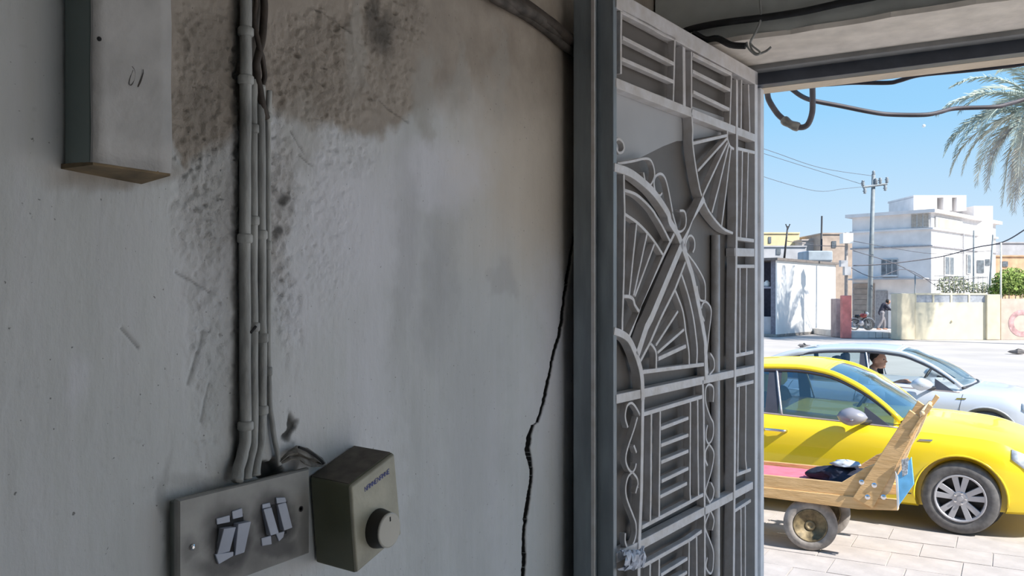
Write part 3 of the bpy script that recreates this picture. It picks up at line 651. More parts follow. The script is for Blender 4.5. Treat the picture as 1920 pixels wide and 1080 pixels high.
# --- fan regulator, hung askew
RD = .087
f4 = [wp(655,911,RD), wp(738,848,RD), wp(751,1002,RD), wp(666,1076,RD)]      # front: TL,TR,BR,BL
dY = onX(580,890,WX).y-f4[0].y
k4 = [Vector((WX+.001,p.y+dY*.6,p.z+.004)) for p in f4]
ctr = sum(k4, Vector())/4; reg = empty('fan_regulator', tuple(ctr), 0, 'beige boxy fan speed regulator with a round knob, beside the switch plate', 'regulator')
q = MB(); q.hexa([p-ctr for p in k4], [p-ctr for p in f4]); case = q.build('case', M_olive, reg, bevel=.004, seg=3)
q = MB(); ins = [p-ctr+Vector((.0012,0,0)) for p in f4]; cc = sum(ins, Vector())/4
q.hexa([cc+(p-cc)*1.0-Vector((.012,0,0)) for p in ins], [cc+(p-cc)*.985+Vector((.002,0,0)) for p in ins]); q.build('front_cover', M_beige, reg, bevel=.004, seg=3)
tq = [k4[0],k4[1],f4[1],f4[0]]; tc_ = sum(tq, Vector())/4
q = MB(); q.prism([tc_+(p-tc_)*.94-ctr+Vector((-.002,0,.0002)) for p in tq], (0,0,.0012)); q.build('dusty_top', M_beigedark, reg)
eu = (f4[1]-f4[0]).normalized(); ev = (f4[0]-f4[3]).normalized(); ex = Vector((1,0,0))
kc = wp(722,991,RD)-ctr; kc = onX(706,990,WX+RD)-ctr
q = MB(); q.lathe([(.033,.001),(.0325,.006),(.0295,.020),(.0285,.026)], kc, ex, 32); kn = q.build('knob', M_knob, reg, smooth=True)
em = kn.modifiers.new('e','EDGE_SPLIT'); em.split_angle = math.radians(40)
q = MB(); q.lathe([(.0288,.0255),(.0285,.0275),(.0265,.0285),(0,.0287)], kc, ex, 32); q.build('knob_cap', mat('knob_cap', (.50,.48,.42), .35, var=.06), kn)
q = MB(); p0 = kc+ex*.0286+ev*.018+eu*.002; q.hexa([p0+eu*a-ev*b2 for a,b2 in ((-.0012,-.0035),(.0012,-.0035),(.0012,.0035),(-.0012,.0035))], [p0+ex*.0006+eu*a-ev*b2 for a,b2 in ((-.0012,-.0035),(.0012,-.0035),(.0012,.0035),(-.0012,.0035))]); q.build('pointer_mark', M_soot, kn)
# worn blue print: only smudged strokes of a word are left
q = MB(); t0 = wp(681,922,RD)-ctr; t1 = wp(728,886,RD)-ctr; dv = ev*.0075; R = np.random.default_rng(11)
n_l = 10
for i in range(n_l):
    a = t0+(t1-t0)*((i+.12)/n_l); w_ = (t1-t0)/n_l*.72
    kind = i % 5
    st = [((0,0),(0,1))]
    if kind in (0,3): st += [((1,0),(1,1)),((0,1),(1,0))]
    if kind in (1,): st += [((0,1),(1,1)),((1,1),(1,0)),((0,.5),(1,.5))]
    if kind == 2: st += [((1,0),(1,1)),((0,1),(.5,.4)),((.5,.4),(1,1))]
    if kind == 4: st += [((0,0),(1,0)),((0,1),(1,1)),((0,.5),(.8,.5))]
    for s0,s1 in st:
        A0 = a+w_*s0[0]+dv*s0[1]; A1 = a+w_*s1[0]+dv*s1[1]; dr = (A1-A0).normalized(); nn = dr.cross(ex)*.00065
        off = ex*.0034
        q.hexa([A0-nn+off,A0+nn+off,A1+nn+off,A1-nn+off], [A0-nn+off+ex*.0003,A0+nn+off+ex*.0003,A1+nn+off+ex*.0003,A1-nn+off+ex*.0003])
q.build('worn_print', M_ink, reg, label='worn illegible blue print')
# --- cable and wires on the beam over the doorway
Z8 = Zm(1280,0,3.0)
P = smooth_path([onY(x,y,2.592) for x,y in [(1262,74)]+Z8((20,172),(200,132),(430,102),(560,84),(700,60),(900,15),(1060,-14),(1300,-70),(1700,-150),(2400,-330),(3600,-700))], 5)
base = P[0]; root = empty('beam_cable', tuple(base), 0, 'thick black cable running along the beam above the gate', 'cable')
q = MB(); q.tube([p-base for p in P], .0105, 10); q.build('sheath', M_black, root, smooth=True)
P = smooth_path([onY(x,y,2.588) for x,y in ((1424,-30),(1425,0),(1427,28),(1424,45),(1414,66),(1407,80),(1410,93),(1420,101),(1436,96),(1446,88))], 5)
q = MB(); q.tube(P, .0035, 6); tag(q.build('hanging_wire', M_cable), 'pale wire hanging down the beam and tied in a hook', 'wire')
P = smooth_path([onY(x,y,2.582) for x,y in ((1400,79),(1402,88),(1408,96),(1418,103),(1425,98),(1413,88),(1406,80))], 5)
q = MB(); q.tube(P, .0032, 6); tag(q.build('wire_tie', M_cable), 'loop of pale wire knotted under the beam', 'wire')
q = MB(); P = smooth_path([onY(x,y,2.578) for x,y in ((1300,62),(1322,74),(1345,72),(1370,84),(1398,86))], 4); q.tube(P, .010, 8); tag(q.build('tape_wrap', M_black), 'black taped cable joint in the corner above the gate', 'cable')
# ------------------------------------------------------------------ cars
M_tyre = mat('tyre_rubber', (.13,.125,.125), .8, var=.15, scale=20)
M_alloy = mat('alloy_rim', (.46,.46,.49), .4, .4, var=.06)
M_dark = mat('dark_plastic', (.03,.03,.035), .5, var=.1)
M_trim = mat('window_trim', (.06,.06,.075), .3, var=.1)
M_seat = mat('seat_cloth', (.10,.105,.13), .85, var=.1)
M_seatpale = mat('headrest_cover', (.55,.62,.64), .8, var=.06)
M_yellow = mat('taxi_yellow', (.93,.68,.02), .32, var=.015, scale=2, coat=.5)
M_silver = mat('silver_paint', (.60,.63,.69), .32, .15, var=.02, scale=2, coat=.5)
M_lamp = mat('lamp_lens', (.62,.65,.68), .15, .2, var=.15, scale=30)
M_redlens = mat('red_lens', (.35,.02,.02), .2, var=.1)
G_taxi = glass('taxi_glass', (.42,.55,.64)); G_silver = glass('silver_glass', (.72,.80,.80), facing=.05)
G_wind = glass('blue_windshield', (.40,.58,.75), facing=.38)
def lerp(t, xs, ys): return float(np.interp(t, xs, ys))
def csp(x, xs, ys):               # smooth (monotone-ish) interpolation
    i = int(np.clip(np.searchsorted(xs, x)-1, 0, len(xs)-2)); h = xs[i+1]-xs[i]; t = min(max((x-xs[i])/h, 0), 1)
    def m(k):
        if k == 0: return (ys[1]-ys[0])/(xs[1]-xs[0])
        if k == len(xs)-1: return (ys[-1]-ys[-2])/(xs[-1]-xs[-2])
        a = (ys[k]-ys[k-1])/(xs[k]-xs[k-1]); c = (ys[k+1]-ys[k])/(xs[k+1]-xs[k])
        return 0 if a*c <= 0 else 2*a*c/(a+c)
    return (2*t**3-3*t**2+1)*ys[i]+(t**3-2*t**2+t)*h*m(i)+(-2*t**3+3*t**2)*ys[i+1]+(t**3-t**2)*h*m(i+1)
def apply_boolean(o, cutters):
    for c in cutters:
        q = o.modifiers.new('cut','BOOLEAN'); q.operation = 'DIFFERENCE'; q.object = c; q.solver = 'EXACT'
    bpy.context.view_layer.update()
    dg = bpy.context.evaluated_depsgraph_get(); me = bpy.data.meshes.new_from_object(o.evaluated_get(dg))
    o.modifiers.clear(); o.data = me
    for c in cutters: bpy.data.objects.remove(c, do_unlink=True)
def make_wheel(name, parent, c, side, R=.325, W=.21, spokes=5):
    # axle along y; side = -1 for the -y side
    ax = (0, side, 0); w = W/2
    prof = [(R*.64,-w*.9),(R*.80,-w),(R*.93,-w*.92),(R*.985,-w*.7),(R,-w*.35),(R,w*.35),(R*.985,w*.7),(R*.93,w*.92),(R*.80,w),(R*.64,w*.88),(R*.62,0)]
    q = MB(); q.lathe(prof, c, ax, 44, close=True); t = q.build('wheel', M_tyre, parent, smooth=True)
    q = MB(); q.lathe([(R*.66,w*.92),(R*.655,w*.98),(R*.60,w*.9),(R*.585,w*.3),(R*.57,-w*.6),(R*.60,-w*.6),(R*.63,w*.3)], c, ax, 40, close=True); q.build('rim', M_alloy, t, smooth=True)
    q = MB(); q.lathe([(R*.62,-w*.1),(R*.62,-w*.05),(0,-w*.05)], c, ax, 32); q.build('brake_disc', M_dark, t)
    c0 = Vector(c); A_ = Vector((1,0,0)); B2 = Vector((0,0,1)); N = Vector(ax); q = MB()
    for k in range(spokes):
        for d_ in (-.24,.24):
            th = 2*math.pi*k/spokes+d_+.3; e = A_*math.cos(th)+B2*math.sin(th); p = A_*-math.sin(th)+B2*math.cos(th)
            def qd(r, hw, h0): return [c0+e*r-p*hw+N*h0, c0+e*r+p*hw+N*h0]
            a = qd(R*.10,R*.065,w*.74); b2 = qd(R*.61,R*.082,w*.86); a2 = qd(R*.10,R*.065,w*.45); b3 = qd(R*.61,R*.082,w*.5)
            q.hexa([a2[0],a2[1],b3[1],b3[0]], [a[0],a[1],b2[1],b2[0]])
    q.build('spokes', M_alloy, t, bevel=.004)
    q = MB(); q.lathe([(R*.21,w*.4),(R*.205,w*.74),(R*.17,w*.80),(R*.08,w*.80),(R*.075,w*.86),(0,w*.87)], c, ax, 24); q.build('hub', M_alloy, t, smooth=False)
    for k in range(5):
        th = 2*math.pi*k/5; p = c0+(A_*math.cos(th)+B2*math.sin(th))*R*.145
        q = MB(); q.lathe([(.012,w*.78),(.011,w*.90),(0,w*.91)], p, ax, 6); q.build('wheel_nut', M_chrome, t)
    return t
def make_car(name, loc, label, paint, G, GW, belt, L=4.85, Wd=.925, H=1.465, seat_cov=None, taxi=True, ws_base=1.08, nose=2.36, tail=-2.46, rf=1.40, rr=-1.42, x_ws=.34, xB=-.10, mx=.66):
    root = empty(name, loc, 0, label, 'car')
    # ---- lower body
    xs_n = [tail, tail+.12, tail+.5, -1.4, -.6, .3, 1.1, 1.6, nose-.35, nose-.1, nose]
    halfw = [Wd*.70, Wd*.84, Wd*.95, Wd, Wd*.985, Wd*.985, Wd*.99, Wd*.985, Wd*.90, Wd*.76, Wd*.60]
    zbot = [.42,.30,.24,.20,.19,.19,.19,.20,.21,.26,.36]
    zbelt = [.86,.965,belt+.045,belt+.035,belt+.015,belt-.02,belt-.055,belt-.085,.735,.665,.575]
    zcen = [.90,1.02,1.045,1.03,.99,.96,.965,.925,.815,.72,.60]
    st = sorted(set([tail+ (nose-tail)*i/56 for i in range(57)] + [rf+d for d in (-.34,.34)] + [rr+d for d in (-.34,.34)]))
    def sec(x):
        w = csp(x,xs_n,halfw); zb = csp(x,xs_n,zbot); zs = csp(x,xs_n,zbelt); zc = csp(x,xs_n,zcen)
        hgt = zs-zb
        half = [(0,zb),(w*.5,zb),(w*.86,zb+.005),(w*.945,zb+.04),(w*.965,zb+.10),(w*.972,zb+hgt*.25),(w*.992,zb+hgt*.42),(w*1.0,zb+hgt*.60),(w*.998,zb+hgt*.74),(w*.985,zb+hgt*.84),(w*.958,zb+hgt*.93),(w*.925,zs-.006),(w*.885,zs+.004),(w*.80,zs+(zc-zs)*.25+.01),(w*.66,zs+(zc-zs)*.55+.014),(w*.45,zs+(zc-zs)*.82+.012),(w*.2,zs+(zc-zs)*.97+.004),(0,zc)]
        return half
    P = []
    for x in st:
        hf = sec(x); row = [(x,-y,z) for y,z in hf]+[(x,y,z) for y,z in hf[::-1]][1:-1]
        P.append(row)
    n = len(P[0]); q = MB(); vs = [p for r in P for p in r]; fs = []
    for i in range(len(P)-1):
        for k in range(n): fs.append((i*n+k, i*n+(k+1)%n, (i+1)*n+(k+1)%n, (i+1)*n+k))
    fs.append(tuple(range(n))[::-1]); fs.append(tuple((len(P)-1)*n+k for k in range(n))); q.add(vs, fs)
    body = q.build('body', paint, root, smooth=True)
    cut = []
    for xw in (rf, rr):
        for s in (-1,1):
            q = MB(); q.lathe([(.375,-.17),(.375,.2)], (xw,s*Wd*.96,.335), (0,s,0), 40); c = q.build('cutter', M_dark); c.location = loc; cut.append(c)
    bpy.context.view_layer.update(); apply_boolean(body, cut)
    em = body.modifiers.new('es','EDGE_SPLIT'); em.split_angle = math.radians(32)
    for p in body.data.polygons: p.use_smooth = True
    for xw in (rf, rr):
        for s in (-1,1):
            make_wheel('wheel', root, (xw,s*(Wd-.125),.325), s)
            q = MB(); q.lathe([(.37,.0),(.37,.02),(0,.02)], (xw,s*(Wd-.30),.335), (0,-s,0), 30); q.build('wheel_arch', M_dark, root)
            arc = [(xw+.378*math.cos(t), s*(csp(xw+.378*math.cos(t),xs_n,halfw)*.99+.001), .335+.378*math.sin(t)) for t in np.linspace(-.12,math.pi+.12,26)]
            q = MB(); q.tube(arc, .010, 6); q.build('arch_lip', paint, root, smooth=True)
    # ---- greenhouse
    xe = [tail+.62, -1.55, -1.05, -.55, -.10, x_ws, x_ws+(ws_base-x_ws)*.40, x_ws+(ws_base-x_ws)*.74, ws_base]
    ze = [belt+.07, belt+.20, H-.125, H-.055, H-.04, H-.075, belt+.325, belt+.17, belt+.015]
    we = [Wd*.80, Wd*.765, Wd*.69, Wd*.665, Wd*.66, Wd*.675, Wd*.71, Wd*.76, Wd*.83]
    edge = lambda x: (csp(x,xe,we), csp(x,xe,ze))
    beltw = lambda x: csp(x,xs_n,halfw)*.895
    beltz = lambda x: csp(x,xs_n,zbelt)-.004
    xa, xb = xe[0], xe[-1]
    x_rw = -.80
    def topgrid(x0, x1, nx=12, ny=15, lift=0.0, inset=0.0):
        rows = []
        for i in range(nx+1):
            x = x0+(x1-x0)*i/nx; w,z = edge(x); w -= inset; row = []
            for j in range(ny+1):
                u = -1+2*j/ny; cr = (1-u*u)
                fwd = .16*cr*max(0,min(1,(x-.1)/.8)) - .12*cr*max(0,min(1,(-.6-x)/.8))
                crown = .045*cr*(1 if -1 < x < .5 else .55)
                row.append((x+fwd, u*w, z+crown*(1-.0)+lift))
            rows.append(row)
        return rows
    q = MB(); q.grid(topgrid(x_rw, x_ws, 16)); q.build('roof', paint, root, smooth=True, solid=.02)
    q = MB(); q.grid(topgrid(x_ws, xb-.02, 12)); q.build('windshield', GW, root, smooth=True)
    q = MB(); q.grid(topgrid(xa+.02, x_rw, 12)); q.build('rear_window', G, root, smooth=True)
    q = MB(); q.tube([p for p in topgrid(x_ws-.02,x_ws+.015,1)[0]], .016, 6); q.build('windshield_seal', paint, root, smooth=True)
    q = MB(); row = topgrid(xb-.03, xb, 1)[1]; q.tube([(p[0]+.01,p[1],p[2]-.012) for p in row], .016, 6); q.build('cowl', M_dark, root, smooth=True)
    for s in (-1,1):
        # roof rail + A and C pillars in body colour
        pts = [(x, s*edge(x)[0], edge(x)[1]) for x in np.linspace(xa, xb, 40)]
        q = MB(); q.tube(pts, [.034 if -.9 < p[0] < .6 else (.030 if p[0] >= .6 else .05) for p in pts], 8); q.build('pillar_rail', paint, root, smooth=True)
        def S(x, t):
            w,z = edge(x); b0,b1 = beltw(x), beltz(x); yy = b0+(w-b0)*t+.012*math.sin(math.pi*t); return (x, s*yy, b1+(z-b1)*t)
        def pane(x0, x1, nm, m, t1=.955, nx=12, off=0.0):
            rows = []
            for i in range(nx+1):
                x = x0+(x1-x0)*i/nx; rows.append([(p[0],p[1]+s*off,p[2]) for p in (S(x, .0+t1*j/6) for j in range(7))])
            q = MB(); q.grid(rows); return q.build(nm, m, root, smooth=True)
        pane(xB+.07, xb-.06, 'side_window', G); pane(-.98, xB-.05, 'side_window', G); pane(-1.5, -1.03, 'side_window', G)
        pane(xB-.055, xB+.075, 'pillar_panel', M_trim, .97, 3, .004); pane(-1.04, -.97, 'pillar_panel', M_trim, .97, 3, .004)
        # bright strip on the leaning pillar edge and the belt moulding, dark frame along the window top
        q = MB(); q.tube([Vector(S(xB+.115-.10*t, t))+Vector((0,s*.008,0)) for t in np.linspace(.01,.96,8)], .011, 6); q.build('pillar_strip', M_alloy if taxi else M_silver, root, smooth=True)
        q = MB(); q.tube([Vector(S(x,.955))+Vector((0,s*.008,-.012)) for x in np.linspace(-1.5, xb-.08, 34)], .019, 6); q.build('window_frame', M_trim, root, smooth=True)
        q = MB(); q.tube([Vector(S(x,.0))+Vector((0,s*.006,.006)) for x in np.linspace(-1.6, xb-.02, 34)], .012, 6); q.build('belt_moulding', mat('belt_moulding', (.30,.25,.24), .35, var=.1), root, smooth=True)
        # mirror triangle + mirror
        w0 = beltw(.86)
        q = MB(); q.prism([S(xb-.32,.02),S(xb-.07,.02),S(xb-.32,.55)], (0,s*.014,0)); q.build('mirror_foot', M_trim, root)
        mc = Vector((mx, s*(w0+.16), beltz(mx)+.085)); rows = []
        for i in range(11):
            u = i/10; th_ = math.pi*u
            rad = math.sin(th_)**.6 if 0 < u < 1 else 0.0
            xx = -.14+.28*(1-u); row = []
            for j in range(17):
                ph = 2*math.pi*j/16
                row.append(mc+Vector((xx+(.02*math.cos(ph) if 0<u<1 else 0)*0, .10*rad*math.cos(ph)*(1 if u>.5 else .95), .088*rad*math.sin(ph)*(1 if u > .45 else .9))))
            rows.append(row)
        q = MB(); q.grid(rows); mi = q.build('mirror', mat('mirror_grey', (.30,.30,.34), .3, .2, var=.03) if taxi else M_silver, root, smooth=True)
        q = MB(); q.tube([mc+Vector((.05,-s*.03,-.05)), Vector((mx+.14, s*(w0+.0), beltz(mx)+.03))], .022, 8); q.build('mirror_arm', M_dark, mi, smooth=True)
        q = MB(); q.tube([mc+Vector((-.10,s*.02,-.015)),mc+Vector((.02,s*.10,-.02))], .006, 6); q.build('mirror_band', M_chrome, mi, smooth=True)
        # handles
        for hx in (xB+.07, -1.02):
            yw = csp(hx,xs_n,halfw); hz = beltz(hx)-.135
            q = MB(); q.tube([(hx-.11,s*(yw*.985),hz),(hx-.085,s*(yw*.99+.028),hz+.002),(hx,s*(yw*.99+.034),hz+.002),(hx+.085,s*(yw*.99+.028),hz-.002),(hx+.11,s*(yw*.985),hz-.004)], .014, 8); q.build('door_handle', M_chrome if taxi else M_silver, root, smooth=True)
        # door seams
        def side_pt(x, f, off=.0015):
            hf = sec(x); pts_ = [(y,z) for y,z in hf[4:12]]; k = f*(len(pts_)-1); i = min(int(k),len(pts_)-2); t = k-i
            y = pts_[i][0]*(1-t)+pts_[i+1][0]*t; z = pts_[i][1]*(1-t)+pts_[i+1][1]*t; return Vector((x, s*(y+off), z))
        for (x0,x1) in ((xB-.06,xB-.14),(ws_base+.02,ws_base-.07),(-1.02,-1.25)):
            q = MB(); q.tube([side_pt(x0+(x1-x0)*(1-t), t) for t in np.linspace(.06,.97,10)], .0032, 4); q.build('door_seam', M_dark, root)
        q = MB(); q.tube([side_pt(x, .06, .002) for x in np.linspace(-1.0,1.0,20)], .005, 4); q.build('sill_seam', M_dark, root)
        # fender badge, lamps
        q = MB(); p = side_pt(1.08,.80,.004); q.prism([p+Vector((-.03,0,-.012)),p+Vector((.09,0,-.004)),p+Vector((.10,0,.012)),p+Vector((-.01,0,.01))], (0,s*.006,0)); q.build('fender_trim', M_chrome, root)
        rows = []
        for i in range(9):
            x = nose-.56+.46*i/8; hgt = .045+.085*math.sin(math.pi*min(1,(i+1)/9*.62)); row = []
            for j in range(5):
                f = 1-j/4; hf = sec(x); zs = hf[11][1]; z = zs-.012-hgt*(1-f)*1.35
                yy = np.interp(z, [p[1] for p in hf[4:12]], [p[0] for p in hf[4:12]]); row.append((x, s*(yy+.006), z))
            rows.append(row)
        q = MB(); q.grid(rows); q.build('headlight', M_lamp, root, smooth=True, solid=.006)
        rows = []
        for i in range(6):
            x = tail+.06+.34*i/5; row = []
            for j in range(4):
                hf = sec(x); z = hf[11][1]-.03-.12*j/3; yy = np.interp(z, [p[1] for p in hf[4:12]], [p[0] for p in hf[4:12]]); row.append((x, s*(yy+.006), z))
            rows.append(row)
        q = MB(); q.grid(rows); q.build('tail_light', M_redlens, root, smooth=True, solid=.006)
    q = MB(); q.box((nose-.06,-.42,.48),(nose+.012,.42,.58)); q.build('grille', M_dark, root, bevel=.01)
    q = MB(); q.box((nose-.06,-.26,.36),(nose+.02,.26,.46)); q.build('number_plate', mat('plate_white', (.75,.74,.70), .5), root, bevel=.004)
    # ---- interior
    q = MB(); q.box((-1.9,-Wd*.78,.40),(1.0,Wd*.78,.46)); q.build('cabin_floor', M_dark, root)
    q = MB(); q.box((ws_base-.36,-Wd*.80,.62),(ws_base+.02,Wd*.80,belt-.015)); q.build('dashboard', M_dark, root, bevel=.05, seg=3)
    for s in (-1,1):
        q = MB(); q.box((-.38,s*.38-.25,.46),(.20,s*.38+.25,.64)); sq = q.build('seat', M_seat, root, bevel=.06, seg=3)
        q = MB(); q.hexa([(-.36,s*.38-.23,.58),(-.20,s*.38-.23,.58),(-.20,s*.38+.23,.58),(-.36,s*.38+.23,.58)], [(-.56,s*.38-.20,1.12),(-.44,s*.38-.20,1.12),(-.44,s*.38+.20,1.12),(-.56,s*.38+.20,1.12)]); q.build('seat_back', M_seat, sq, bevel=.05, seg=3)
        if seat_cov:
            q = MB(); q.lathe([(.0,-.10),(.06,-.09),(.10,-.04),(.105,.03),(.08,.085),(0,.10)], (-.50,s*.38,1.23), (0,0,1), 16); hr = q.build('headrest', seat_cov, sq, smooth=True); hr.scale = (1,1,1)
        else:
            q = MB(); q.box((-.57,s*.38-.13,1.13),(-.46,s*.38+.13,1.28)); q.build('headrest', M_seat, sq, bevel=.04, seg=3)
    q = MB(); q.box((-1.25,-.66,.46),(-.75,.66,.64)); bench = q.build('rear_bench', M_seat, root, bevel=.06, seg=3)
    q = MB(); q.hexa([(-1.30,-.64,.58),(-1.12,-.64,.58),(-1.12,.64,.58),(-1.30,.64,.58)], [(-1.52,-.58,1.05),(-1.38,-.58,1.05),(-1.38,.58,1.05),(-1.52,.58,1.05)]); q.build('seat_back', M_seat, bench, bevel=.05, seg=3)
    c0 = Vector((ws_base-.54,.38,.93)); ax_ = Vector((-.86,0,.5)).normalized()
    q = MB(); e1 = ax_.orthogonal().normalized(); e2 = ax_.cross(e1); q.tube([c0+(e1*math.cos(t)+e2*math.sin(t))*.185 for t in np.linspace(0,2*math.pi,28)], .016, 6); sw = q.build('steering_wheel', M_dark, root, smooth=True)
    q = MB(); q.tube([c0-e2*.17,c0,c0+e2*.17], .014, 6); q.tube([c0-ax_*.01,c0-ax_*.25], .022, 6); q.build('steering_column', M_dark, sw, smooth=True)
    return root
TX = onZ(1800,1003,0).x; TY = onZ(1800,1003,0).y
taxi = make_car('taxi', (TX-1.40, TY+.90, 0), 'yellow taxi sedan parked behind the wooden cart', M_yellow, G_taxi, G_wind, .955, seat_cov=M_seatpale, ws_base=.90, x_ws=.20, xB=-.30, mx=.50)
silver = make_car('sedan', (-1.70, 13.5, 0), 'silver sedan driving past behind the yellow taxi', M_silver, G_silver, G_silver, .93, H=1.44, taxi=False, ws_base=1.12)
for ch in list(silver.children):      # front side window of the silver car is wound down
    if ch.name.startswith('side_window'):
        xs_ = [v.co.x for v in ch.data.vertices]; ys_ = [v.co.y for v in ch.data.vertices]
        if max(xs_) > .5 and ys_[0] < 0:
            bpy.data.objects.remove(ch, do_unlink=True)

# ------------------------------------------------------------------ wooden hand cart
M_wood = mat('cart_wood', (.72,.47,.23), .7, var=.14, scale=9, bump=.3, bscale=30, stretch=(.6,4,4), color2=(.54,.33,.14))
M_woodpale = mat('cart_wood_pale', (.76,.56,.34), .7, var=.1, scale=9, bump=.3, stretch=(.6,4,4))
M_pink = mat('pink_mat', (.72,.16,.22), .8, var=.1, scale=10)
M_cartwheel = mat('cart_tyre', (.27,.245,.225), .9, var=.18, scale=14, bump=.2)
M_rim = mat('cart_rim', (.20,.155,.085), .6, .2, var=.3, scale=22)
M_rimyel = mat('cart_rim_yellow', (.62,.50,.10), .5, var=.2)
CY0 = onZ(1517,1034,0).y-.02; CY1 = CY0+.66      # near and far side planes of the bed
S5 = Zm(1420,720,3.176)
def cp_(x, y, Yp): p = onY(*S5((x,y))[0], Yp); return p
c0 = onZ(1517,1034,0); CXR = c0.x
cart = empty('wooden_cart', (CXR, (CY0+CY1)/2, 0), 0, 'wooden hand cart with pink bed standing in front of the yellow taxi', 'cart'); CO = Vector(cart.location)
def cpoly(name, pts, Yp, th, m=M_wood, par=None, bev=.004):
    P = [cp_(x,y,Yp)-CO for x,y in pts]; q = MB(); q.prism(P, (0,th,0)); return q.build(name, m, par or cart, bevel=bev, seg=2)
XL = -2.0
def lw(px, py, Yp, X): # height of a px on plane Yp, at world X
    p = cp_(px,py,Yp); return Vector((X, Yp, p.z))-CO
for Yp,th,far in ((CY0,.035,False),(CY1-.035,.035,True)):
    # side rail: runs left past the gate, dips up into the head board at the right
    s_ = CY0
    P = [cp_(520,592,s_), cp_(640,500,s_), cp_(720,470,s_), cp_(700,640,s_), cp_(640,700,s_), cp_(560,668,s_), cp_(300,640,s_)]
    left_t = cp_(30,540,s_).z; left_b = cp_(30,610,s_).z
    P = [Vector((CXR-1.15,s_,left_t-.005)), Vector((cp_(500,588,s_).x,s_,cp_(500,588,s_).z))]+P[1:5]+[Vector((CXR-1.15,s_,left_b-.01))]
    q = MB(); q.prism([Vector((p.x,Yp,p.z))-CO for p in P], (0,th,0)); q.build('side_rail', M_wood, cart, bevel=.004)
    P = [Vector((CXR-1.15,Yp-.012,left_b-.012)), Vector((cp_(600,690,s_).x,Yp-.012,cp_(560,668,s_).z)), Vector((cp_(840,750,s_).x,Yp-.012,cp_(845,690,s_).z)), Vector((cp_(840,750,s_).x,Yp-.012,cp_(840,752,s_).z)), Vector((cp_(600,752,s_).x,Yp-.012,cp_(600,745,s_).z)), Vector((CXR-1.15,Yp-.012,cp_(30,665,s_).z))]
    q = MB(); q.prism([p-CO for p in P], (0,th+.024,0)); q.build('chassis_beam', M_wood, cart, bevel=.004)
    dy = -.03 if not far else .03
    def post(name, pts, off, th_, m):
        q = MB(); q.prism([Vector((cp_(x,y,CY0).x, Yp+off, cp_(x,y,CY0).z))-CO for x,y in pts], (0,th_,0)); return q.build(name, m, cart, bevel=.004)
    o = post('lean_post', ((572,672),(690,737),(985,205),(908,152)), dy, .035, M_wood)
    o2 = post('handle_board', ((690,737),(792,640),(840,520),(870,440),(925,350),(985,205),(950,190)), dy*.2, .03, M_woodpale)
    post('handle_grip', ((915,320),(960,250),(1048,132),(1022,112),(975,190),(905,300)), dy*1.6, .03, M_wood)
    for (bx_,by_) in ((625,580),(700,598),(660,668),(755,668)):
        p = Vector((cp_(bx_,by_,CY0).x, Yp+dy+(.0 if not far else .035), cp_(bx_,by_,CY0).z))-CO
        q = MB(); q.lathe([(.022,0),(.021,.006),(.012,.012),(0,.013)], p, (0,-1 if not far else 1,0), 10); q.build('bolt', M_chrome, o, label='steel bolt washer')
zb = cp_(300,600,CY0).z
for k in range(5):
    y0 = CY0+.036+k*.118; q = MB(); q.box((CXR-1.15-CO.x, y0-CO.y, zb-.02), (cp_(640,560,CY0).x-CO.x, y0+.113-CO.y, zb)); q.build('bed_plank', M_wood, cart, bevel=.003)
q = MB(); q.box((CXR-1.1-CO.x, CY0+.05-CO.y, zb+.001), (cp_(480,560,CY0).x-CO.x, CY1-.05-CO.y, zb+.012)); q.build('bed_mat', M_pink, cart, bevel=.003)
xe_ = cp_(800,600,CY0).x
q = MB(); q.hexa([Vector((cp_(690,640,CY0).x,CY0+.03,cp_(690,700,CY0).z))-CO, Vector((cp_(690,640,CY0).x+.03,CY0+.03,cp_(690,700,CY0).z))-CO, Vector((cp_(690,640,CY0).x+.03,CY1-.03,cp_(690,700,CY0).z))-CO, Vector((cp_(690,640,CY0).x,CY1-.03,cp_(690,700,CY0).z))-CO],
               [Vector((cp_(770,470,CY0).x,CY0+.03,cp_(770,470,CY0).z))-CO, Vector((cp_(770,470,CY0).x+.03,CY0+.03,cp_(770,470,CY0).z))-CO, Vector((cp_(770,470,CY0).x+.03,CY1-.03,cp_(770,470,CY0).z))-CO, Vector((cp_(770,470,CY0).x,CY1-.03,cp_(770,470,CY0).z))-CO]); q.build('head_board', M_wood, cart, bevel=.004)
q = MB(); hz_ = cp_(985,170,CY0); q.tube([Vector((hz_.x,CY0-.05,hz_.z))-CO, Vector((hz_.x,CY1+.05,hz_.z))-CO], .02, 10); q.build('push_bar', M_woodpale, cart, smooth=True)
